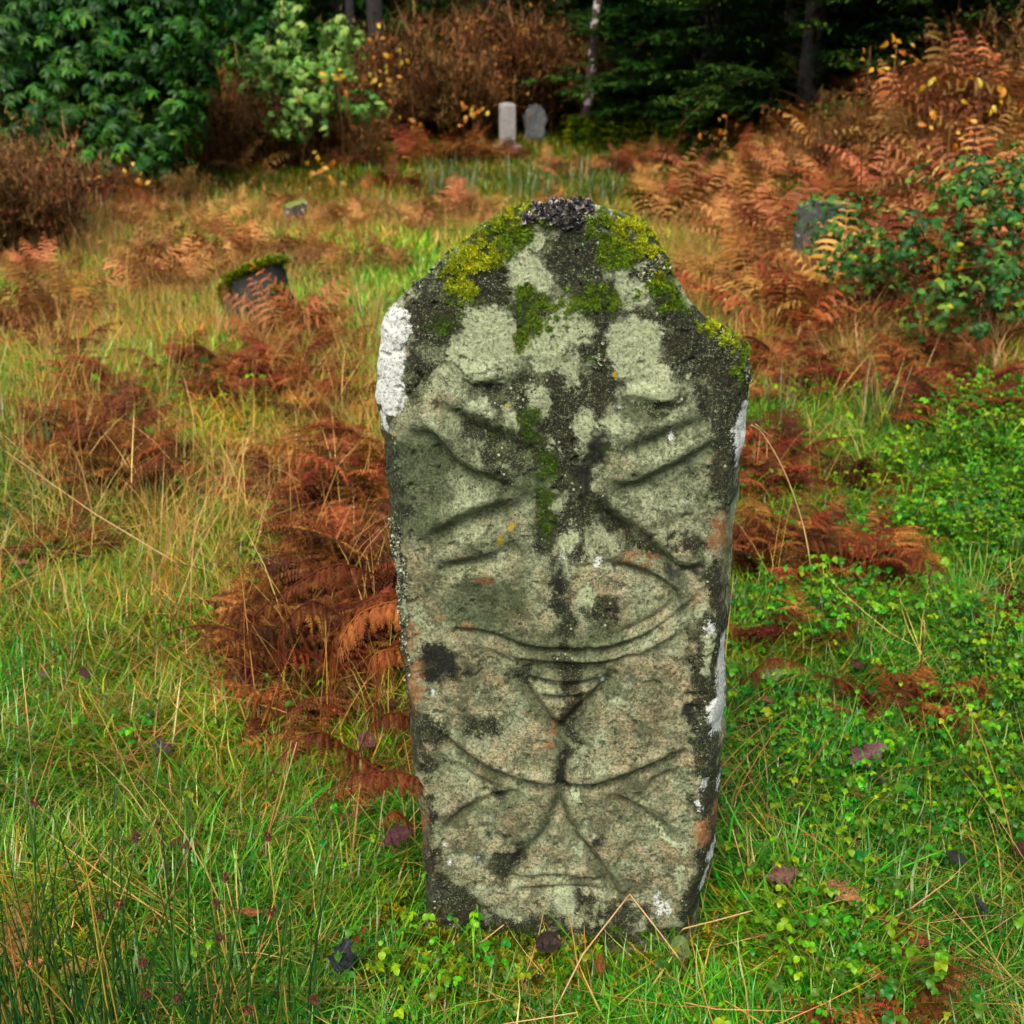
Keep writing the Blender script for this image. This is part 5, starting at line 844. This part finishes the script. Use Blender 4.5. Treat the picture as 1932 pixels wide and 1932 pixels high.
bush('laurel_bush', b0, lob([(80, 80, 14.9, 1.3, .9, .75), (230, 60, 15, 1.2, .9, .7), (120, 190, 14.7, 1.2, .9, .7), (270, 200, 14.5, .75, .7, .75), (60, 20, 15.4, 1.3, .9, .8), (250, 310, 14.3, .72, .6, .55), (180, 280, 14.5, .7, .6, .5), (330, 130, 15.2, .55, .6, .7), (20, 150, 15.1, .7, .7, .6), (160, -90, 15.8, 1.8, 1.2, 1.0), (320, -60, 15.8, 1.0, 1, .9)], b0), 2900,
     [whorl(8, .13, .35, .17, t_) for t_ in (.25, .35, .5, .5, .62, .78)], MLAU, 'large dark green glossy evergreen bush at the upper left with star-like leaf whorls', 'evergreen bush', 'leaf_whorl', 290, (.8, 1.25), .9, 16, None, .5)
b1 = G(560, 325)
bush('pale_sapling', b1, lob([(545, 60, 17.6, .35, .35, .45), (540, 130, 17.4, .5, .4, .35), (600, 130, 17.5, .6, .4, .3), (590, 190, 17.2, .55, .4, .25), (500, 110, 17.6, .4, .4, .25), (640, 80, 18, .4, .4, .5), (560, 230, 17.2, .5, .4, .3)], b1), 420,
     [whorl(5, .13, .6, .22, t_) for t_ in (.45, .7, .9)], MPALE, 'pale green broad-leaved sapling rising behind the brown shrubs, right of the dark bush', 'sapling', 'leaf_cluster', 240, (.5, 1.3), .5, 12, None, .0)
bush('pale_undershrub', b1 + np.array([.3, .4, 0]), lob([(620, 200, 17.6, .6, .4, .25), (520, 210, 17.6, .5, .4, .35), (450, 160, 18, .4, .4, .3)], b1), 150, [whorl(5, .13, .5, .24, t_) for t_ in (.2, .4, .6)], MPALE, 'low mid-green shrub below the pale sapling', 'shrub', 'leaf_cluster', 150, (.7, 1.2), .5, 6, None, .3)
# green foliage mass in shade above
for (px, py, Y, w_, h_, lb) in ((440, 60, 20.5, 1.3, 1.5, 'shaded mid-green shrub between the dark evergreen bush and the pale sapling'), (40, 40, 17.5, 1.2, 1.5, 'dull green shrub behind the dark evergreen bush at the corner')):
    b_ = at(px, 300, Y); b_[2] = float(terrain(b_[0], b_[1])); bush('shaded_shrub', b_, lob([(px, py, Y, w_, .9, h_ * .7), (px + 50, py - 60, Y, w_ * .7, .8, h_ * .6), (px - 30, py + 70, Y, w_ * .8, .8, h_ * .5)], b_), 700, [whorl(6, .16, .5, .2, t_) for t_ in (.2, .5, .7)], MLAU, lb, 'shrub', 'leaf_whorl', 120, (.8, 1.3), .4, 8)
# twiggy brown shrubs
def twig_geo(n, H, spread, leafy):
    gs = []
    for q_ in range(n):
        az = rnd(0, 6.28, 1); P_, Sd = curves(np.stack([rnd(-.25, .25, 1), rnd(-.2, .2, 1), [-.05]], 1), az, rnd(H * .6, H * 1.15, 1), rnd(.0, spread, 1), rnd(-.1, .9, 1), 8, .8)
        gs.append(strips(P_, np.linspace(.009, .003, 8)[None], Sd, rnd(0, .6, 1))); m_ = 16; j_ = rng.integers(2, 8, m_); b_ = P_[0, j_]
        P2, S2 = curves(b_, rnd(0, 6.28, m_), rnd(H * .1, H * .35, m_), rnd(.2, 1.3, m_), rnd(-.4, 1., m_), 5, 1.2); gs.append(strips(P2, np.tile(np.linspace(.005, .0018, 5), (m_, 1)), S2, rnd(.2, 1, m_)))
        m3 = m_ * 4; i3 = rng.integers(0, m_, m3); b3 = P2[i3, rng.integers(1, 5, m3)]; P3, S3 = curves(b3, rnd(0, 6.28, m3), rnd(.05, .16, m3), rnd(.2, 1.8, m3), rnd(-.4, .8, m3), 3, 1); gs.append(strips(P3, np.tile([.003, .0025, .001], (m3, 1)), S3, rnd(.3, 1, m3)))
    tw = merge(gs); lf = []
    m_ = leafy; allp = tw[0]; ii_ = rng.integers(0, len(allp), m_); P4, S4 = curves(allp[ii_] + (rng.random((m_, 3)) - .5) * .06, rnd(0, 6.28, m_), rnd(.03, .085, m_), rnd(.8, 2.4, m_), rnd(-.4, .8, m_), 3, 1); lf = strips(P4, np.tile([.004, .013, .002], (m_, 1)), S4, rnd(0, 1, m_))
    return tw, lf
TW = [(mk('twigs', a_, MTWIG), mk('dead_leaves', b_, MBRN)) for a_, b_ in (twig_geo(26, 1.15, .5, 1500), twig_geo(22, 1.3, .6, 1300), twig_geo(30, 1.0, .7, 1800), twig_geo(24, 1.2, .4, 900))]
TWP = []
for px0, px1, Y0, Y1, n_, sc, lb, grp in ((360, 700, 17.2, 19, 17, (.8, 1.15), 'brown twiggy shrub in the thicket right of the evergreen bush', 'left thicket'), (680, 900, 20.8, 24, 17, (1.1, 1.8), 'purplish brown bare shrub, thicket left of the pillar gravestone', 'middle thicket'),
      (930, 1080, 21.5, 25, 9, (1.4, 2.0), 'bare shrub behind the two far gravestones', 'thicket behind the gravestones'), (-60, 90, 9.4, 11.5, 9, (.6, .95), 'rusty twiggy shrub at the left edge below the evergreen bush', 'left edge thicket'), (100, 340, 13.2, 13.9, 5, (.35, .5), 'low brown twigs at the foot of the evergreen bush', 'twigs at the foot of the bush'),
      (1540, 1800, 13, 16, 8, (.55, .9), 'deep brown bare shrub in the shade above the right-hand bracken', 'right shade thicket'), (1750, 1990, 12, 14, 4, (.6, .8), 'brown twigs among the high bracken on the bank', 'bank thicket')):
    grp_o = []
    for q_ in range(n_):
        Y = random.uniform(Y0, Y1); px = px0 + (px1 - px0) * (q_ + random.random()) / n_; p = at(px, 300, Y); p[2] = float(terrain(p[0], Y)); tw_, lf_ = random.choice(TW); s_ = random.uniform(*sc)
        r_ = link('twiggy_shrub', None, loc=p, rot=(random.uniform(-.1, .1), random.uniform(-.1, .1), random.uniform(0, 6.28)), scl=s_); tag(r_, lb, 'shrub', grp); link('twigs', tw_, r_); tag(link('dead_leaves', lf_, r_), kind='stuff'); grp_o.append(r_)
    rank_labels(grp_o, lb, grp)
# sprigs of yellow and orange leaves hanging in the thickets
YG = [whorl(3, .14, .9, .32, t_) for t_ in (.1, .4, .6, .9)]; YM = [mk('leaf', leaf_shape(.13, .035, 5, .1, t_, .5), MYEL) for t_ in (.1, .35, .6, .9)]
for px, py, Y, n_, sp, lb in ((733, 130, 18.6, 14, 34, 'cluster of peach and yellow hanging leaves in the middle thicket'), (715, 170, 18.5, 8, 26, 'pale orange leaf pair below the peach cluster'), (635, 150, 16.9, 12, 26, 'row of vivid yellow leaves right of the pale sapling'), (445, 180, 16.5, 2, 12, 'single yellow leaf pair over the left thicket'), (563, 186, 16.5, 2, 12, 'small yellow leaf below the pale sapling'), (890, 215, 19.5, 14, 26, 'dull orange leaf bunch just left of the pillar gravestone'), (778, 210, 18.5, 4, 22, 'two yellow leaves low in the middle thicket'),
      (120, 330, 12.4, 14, 50, 'spray of yellow fern-like leaves at the foot of the dark evergreen bush'), (262, 335, 13.2, 8, 24, 'bright yellow leaf trio at the foot of the dark evergreen bush'), (1750, 155, 9.6, 3, 16, 'yellow three-lobed leaf against the dark wood at the right'), (1370, 232, 13.5, 8, 30, 'yellow leaf spray at the lower edge of the conifer'), (1690, 100, 10, 9, 34, 'rust-coloured hanging leaves on a bare stem against the dark wood'), (1640, 110, 10.5, 4, 40, 'scattered small orange leaves against the dark wood'), (1790, 260, 8.6, 12, 60, 'loose yellow leaves over the high bracken'), (1850, 165, 8.8, 12, 60, 'orange-yellow leaves at the top right bracken'), (720, 70, 20, 4, 20, 'two orange leaves in front of the dark trunk'), (620, 320, 16.2, 14, 28, 'small yellow-green plant at the foot of the left thicket'), (1770, 480, 6.2, 4, 60, 'yellow leaves caught in the bramble')):
    p = at(px, py, Y); r_ = link('autumn_sprig', None, loc=p); tag(r_, lb, 'leafy twig'); k1 = sp / 1932 / FN * Y
    gz = float(terrain(p[0], p[1])) - p[2]; link('stem', mk('stem', tube([(random.uniform(-.2, .2), .1, gz - .02), (.04, .05, gz * .5), (0, 0, k1 * .5)], .006 if gz < -.5 else .004, 5, .3), MTWIG), r_)
    for q_ in range(n_):
        e_ = np.array([random.gauss(0, .6) * k1, random.gauss(0, .3) * k1, random.gauss(0, .5) * k1]); o = link('leaf', random.choice(YM), r_); o.matrix_local = Matrix.Translation(e_) @ orient((random.uniform(-1, 1), -1.2, random.uniform(-.3, 1))) @ Matrix.Scale(random.uniform(.6, 1.15) * (.55 if Y < 14 else .9), 4)
# bramble on the right
b2 = G(1830, 640)
bush('bramble_bush', b2, lob([(1880, 420, 6.3, .42, .4, .30), (1830, 340, 7.0, .4, .4, .16), (1910, 330, 6.8, .4, .4, .2), (1720, 440, 6.4, .22, .3, .16), (1900, 520, 6.0, .32, .35, .22), (1640, 480, 6.8, .35, .3, .15), (1800, 560, 5.8, .35, .35, .22)], b2), 620,
     [whorl(4, .048, .3, .33, t_) for t_ in (.1, .3, .45, .6, .75)], MBRAM, 'green bramble bush at the right edge with yellowing leaves', 'bramble', 'leaf_cluster', 280, (.6, 1.2), .9, 46, MTWIG, .1, stem_r=.007)
bush('bramble_trail', G(1600, 540), lob([(1590, 410, 7.6, .35, .3, .18), (1640, 500, 6.9, .3, .3, .18), (1570, 480, 7.5, .2, .2, .2)], G(1600, 540)), 170, [whorl(3, .065, .3, .33, t_) for t_ in (.3, .5, .8)], MBRAM, 'trailing bramble leaves in front of the half hidden gravestone', 'bramble', 'leaf_cluster', 90, (.6, 1.), .9, 7, MTWIG, .2, stem_r=.006)
# straw tussocks at the right
for px, py, L_, lb in ((1640, 640, .55, 'tussock of bleached bent grass just below the bramble trail'), (1760, 640, .6, 'pale straw tussock in front of the bramble bush'), (1860, 680, .55, 'straw tussock at the right edge under the bramble'), (1600, 720, .4, 'golden curved-blade tussock right of the gravestone shoulder'), (1880, 730, .4, 'low golden tussock at the right picture edge'), (1540, 560, .5, 'thin tan tussock beside the half hidden gravestone'), (190, 450, .5, 'pale upright grass tussock at the far left below the evergreen bush'), (110, 470, .4, 'faded grass tussock beside the left edge thicket'), (870, 350, .4, 'green-brown tall tussock on the far slope left of the pillar gravestone')):
    p = G(px, py); gt = tuft(130, L_ * .5, L_ * 1.3, .0026, (.1, 1.1), (.4, 1.7), 6, .08, (.1, 1)); o = link('grass_tussock', mk('grass_tussock', gt, MSTRAW if 'green' not in lb else MRUSH), loc=p); tag(o, lb, 'tussock')
MST = leaf_mat('dry_straw_blade', [(0., (.30, .17, .06)), (.5, (.48, .29, .11)), (1., (.62, .42, .20))], .5, .2, False, .2, .4)
for o in S.objects:
    if o.name.startswith('grass_tussock') and o.data.materials[0] == MSTRAW: o.data.materials[0] = MST
# tall green rushes behind the stone
for px, py, h_, lb in ((850, 385, .75, 'green rush clump on the far slope, left one'), (1000, 390, .8, 'green rush clump directly behind the gravestone top'), (1120, 380, .7, 'green rush clump right of the gravestone top'), (1370, 640, .5, 'bright green rush clump right of the gravestone peak'), (1650, 840, .5, 'upright green rushes between the bracken clumps at the right'), (1490, 860, .5, 'green rushes among red bracken right of the gravestone'), (60, 900, .45, 'dark green rushes at the left picture edge beside the red clump')):
    p = G(px, py); gt = tuft(150 if py < 500 else 40, h_ * .5, h_, .0022 if py > 500 else .004, (.02, .35), (.1, .7), 6, .30 if py < 500 else .1, (.2, .9)); tag(link('green_rush', mk('green_rush', gt, MRUSH), loc=p), lb, 'rush')
# yellow-green low plants beyond the graves
x = rnd(1, 6, 5000); y = rnd(17, 23, 5000); f = field_px(x, y, [('e', 1190, 262, 120, 14)], 20); k_ = rng.random(5000) < f; x, y = x[k_], y[k_]; n = len(x)
NET = [mk('nettle_leaves', merge([xf(whorl(6, .09, .3, .3, t_), Matrix.Translation((0, 0, z_))) for z_ in (.05, .15, .25, .33)]), MCLOV) for t_ in (.6, .8, .9)]
o = scatter('yellowing_plants', np.stack([x, y, terrain(x, y)], 1), np.stack([rnd(-.2, .2, n), rnd(-.2, .2, n), rnd(0, 6.28, n)], 1), rnd(.7, 1.4, n), np.stack([rnd(.4, .9, n)] * 3, 1), rng.integers(0, 3, n), NET); tag(o, 'low yellow-green leafy plants in front of the dark conifer', 'undergrowth')

# ------------------------------------------------------------------ conifers and the dark wood
MCON = leaf_mat('conifer_spray', [(0., (.006, .020, .006)), (.5, (.020, .065, .014)), (.85, (.055, .14, .022)), (1., (.13, .24, .04))], .65, .1, False, .25, .1, .015)
def bark(name, c0, c1, wht=0):
    t = NT(name); c = t.ramp(t.noise(14, 6, .7), [(.35, c0), (.65, c1)]); 
    if wht: c = t.mix(t.mr(t.noise(8, 2, .5), .55, .59), c, (.66, .56, .54))
    t.set(t.b.inputs['Base Color'], c); t.b.inputs['Roughness'].default_value = .9; t.set(t.b.inputs['Normal'], t.bump(t.noise(20, 6, .8), .05)); return t.m
MBARK = bark('dark_bark', (.005, .004, .003), (.018, .013, .009)); MBARKW = bark('lichened_bark', (.035, .020, .013), (.10, .06, .04), 1)
def conifer_geo(H, Rm, z0, lev, seed):
    random.seed(seed); gs = []; br = []
    for l_ in range(lev):
        z_ = z0 + (H - z0) * (l_ / lev) ** 1.7; Rl = Rm * (1 - (z_ / H)) ** .7 * random.uniform(.85, 1.1); nb__ = 9 if z_ < H * .3 else 5
        for b_ in range(nb__):
            az = random.uniform(0, 6.28); Lb = Rl * random.uniform(.75, 1.15); P_, Sd = curves(np.array([[0, 0, z_ + random.uniform(-.15, .15)]]), np.array([az]), np.array([Lb]), np.array([random.uniform(1.1, 1.45)]), np.array([random.uniform(.35, .95)]), 10, .3)
            br.append(strips(P_, np.linspace(.03, .006, 10)[None], Sd, [.3])); m_ = int(Lb * 15) + 4; u = rnd(.15, 1.0, m_) ** .7; j = np.minimum((u * 9).astype(int), 9); b0_ = P_[0, j]; sg = np.sign(rng.random(m_) - .5)
            az2 = az + sg * rnd(.3, 1.25, m_); L2 = rnd(.22, .5, m_) * (1.25 - u * .5); P2, S2 = curves(b0_, az2, L2, rnd(1.25, 1.7, m_), rnd(.1, .7, m_), 5, .3)
            t2 = np.clip(.25 + .5 * u + rnd(-.2, .25, m_), 0, 1); gs.append(strips(P2, np.tile([.008, .018, .016, .012, .003], (m_, 1)), S2, t2))
            m3 = m_ * 7; i3 = np.repeat(np.arange(m_), 7); b3 = P2[i3, rng.integers(0, 5, m3)]; sg3 = np.sign(rng.random(m3) - .5); P3, S3 = curves(b3, az2[i3] + sg3 * rnd(.5, 1.1, m3), L2[i3] * rnd(.25, .5, m3), rnd(1.3, 1.9, m3), rnd(0, .6, m3), 3, .2)
            gs.append(strips(P3, np.tile([.012, .015, .003], (m3, 1)), S3, np.clip(t2[i3] + rnd(-.1, .2, m3), 0, 1)))
    return merge(gs), merge(br)
CON = []
for k_, (H_, Rm_, z0_, lev_) in enumerate(((11, 3.0, .25, 26), (13, 2.8, .3, 26), (9, 2.6, .25, 22))): a_, b_ = conifer_geo(H_, Rm_, z0_, lev_, 70 + k_); CON.append((mk('crown', a_, MCON), mk('limbs', b_, MTWIG), H_))
def conifer(x, y, k_, s_, rz, label, group=None):
    cr, lm, H_ = CON[k_]; z_ = float(terrain(x, y)); r_ = link('conifer_tree', None, loc=(x, y, z_ - .1), rot=(0, 0, rz), scl=s_); tag(r_, label, 'conifer', group)
    link('trunk', TRK[k_], r_); tag(link('crown', cr, r_), kind='stuff'); tag(link('limbs', lm, r_), kind='stuff'); return r_
TRK = [mesh_np('trunk', *tube([(0, 0, 0), (.03, .02, 1), (0, .03, H_ * .4), (.02, 0, H_ * .75), (0, 0, H_)], [.20, .16, .12, .07, .02], 10)[:2], mats=[MBARK]) for _, _, H_ in CON]
p = at(1330, 250, 20.5); conifer(p[0], 20.5, 0, 1.0, .3, 'dark green conifer with low drooping sprays behind the right side of the far graves')
p = at(1520, 250, 18); conifer(p[0], 18, 2, 1.0, 1.3, 'dark conifer whose low sprays hang over the brown bracken at the right')
p = at(1180, 250, 25); conifer(p[0], 25, 1, .95, 2.2, 'conifer standing just right of the lichened trunk')
random.seed(77)
wood = {0: [], 1: [], 2: []}
for q_ in range(46):
    row = q_ % 3; Y = 25.5 + row * 4.5 + random.uniform(-1, 1); xx_ = -22 + 44 * ((q_ // 3) + random.random() * .8) / 15.3
    wood[row].append(conifer(xx_, Y, random.randrange(3), random.uniform(.9, 1.25), random.uniform(0, 6.28), 'x'))
for row in range(3): rank_labels(wood[row], 'dark conifer, ' + ['front', 'middle', 'back'][row] + ' row of the shaded wood', 'conifers of the dark wood')
rank_labels([conifer(x_, y_, k_, random.uniform(.9, 1.1), random.uniform(0, 6.28), 'x') for x_, y_, k_ in ((7.2, 15.5, 0), (9.5, 13.5, 1), (9.0, 18, 2), (11, 16, 0), (6.3, 19, 1), (10.5, 10.5, 2))], 'near-black conifer in the upper right corner above the bank', 'conifers above the bank')
for px, Y, r_, lb, m_ in ((715, 22.5, .17, 'dark straight trunk rising above the middle thicket', MBARK), (62, 21, .12, 'thin dark trunk at the upper left behind the evergreen bush', MBARK), (790, 26, .12, 'slim dark trunk in the shade behind the middle thicket', MBARK), (668, 24, .1, 'thin shaded trunk just left of the dark straight one', MBARK), (1092, 21.6, .12, 'reddish trunk speckled with white lichen right of the far gravestones', MBARKW)):
    p = at(px, 250, Y); z_ = float(terrain(p[0], Y)); lean = .35 if m_ is MBARKW else random.uniform(-.2, .2); Ht = 2.6 if m_ is MBARKW else 9
    s_ = np.linspace(0, 1, 14)[:, None]; pts = np.array([0, 0, -.1]) + s_ * np.array([lean, 0, Ht]) + np.sin(s_ * 5) * np.array([.05, .03, 0]); r0 = link('bare_trunk', None, loc=(p[0], Y, z_)); tag(r0, lb, 'tree trunk'); tv = tube(pts, np.linspace(r_, r_ * .5, 14), 12); link('trunk', mesh_np('trunk', tv[0], tv[1], mats=[m_]), r0)
    for q_ in range(6): a_ = random.uniform(0, 6.28); h1 = random.uniform(.4, .95); b_ = pts[int(h1 * 13)]; link('branch', mk('branch', tube([b_, b_ + np.array([math.cos(a_) * .4, math.sin(a_) * .4, .1]), b_ + np.array([math.cos(a_) * .9, math.sin(a_) * .9, -.1])], [.02, .013, .004], 5, .2), MTWIG), r0)
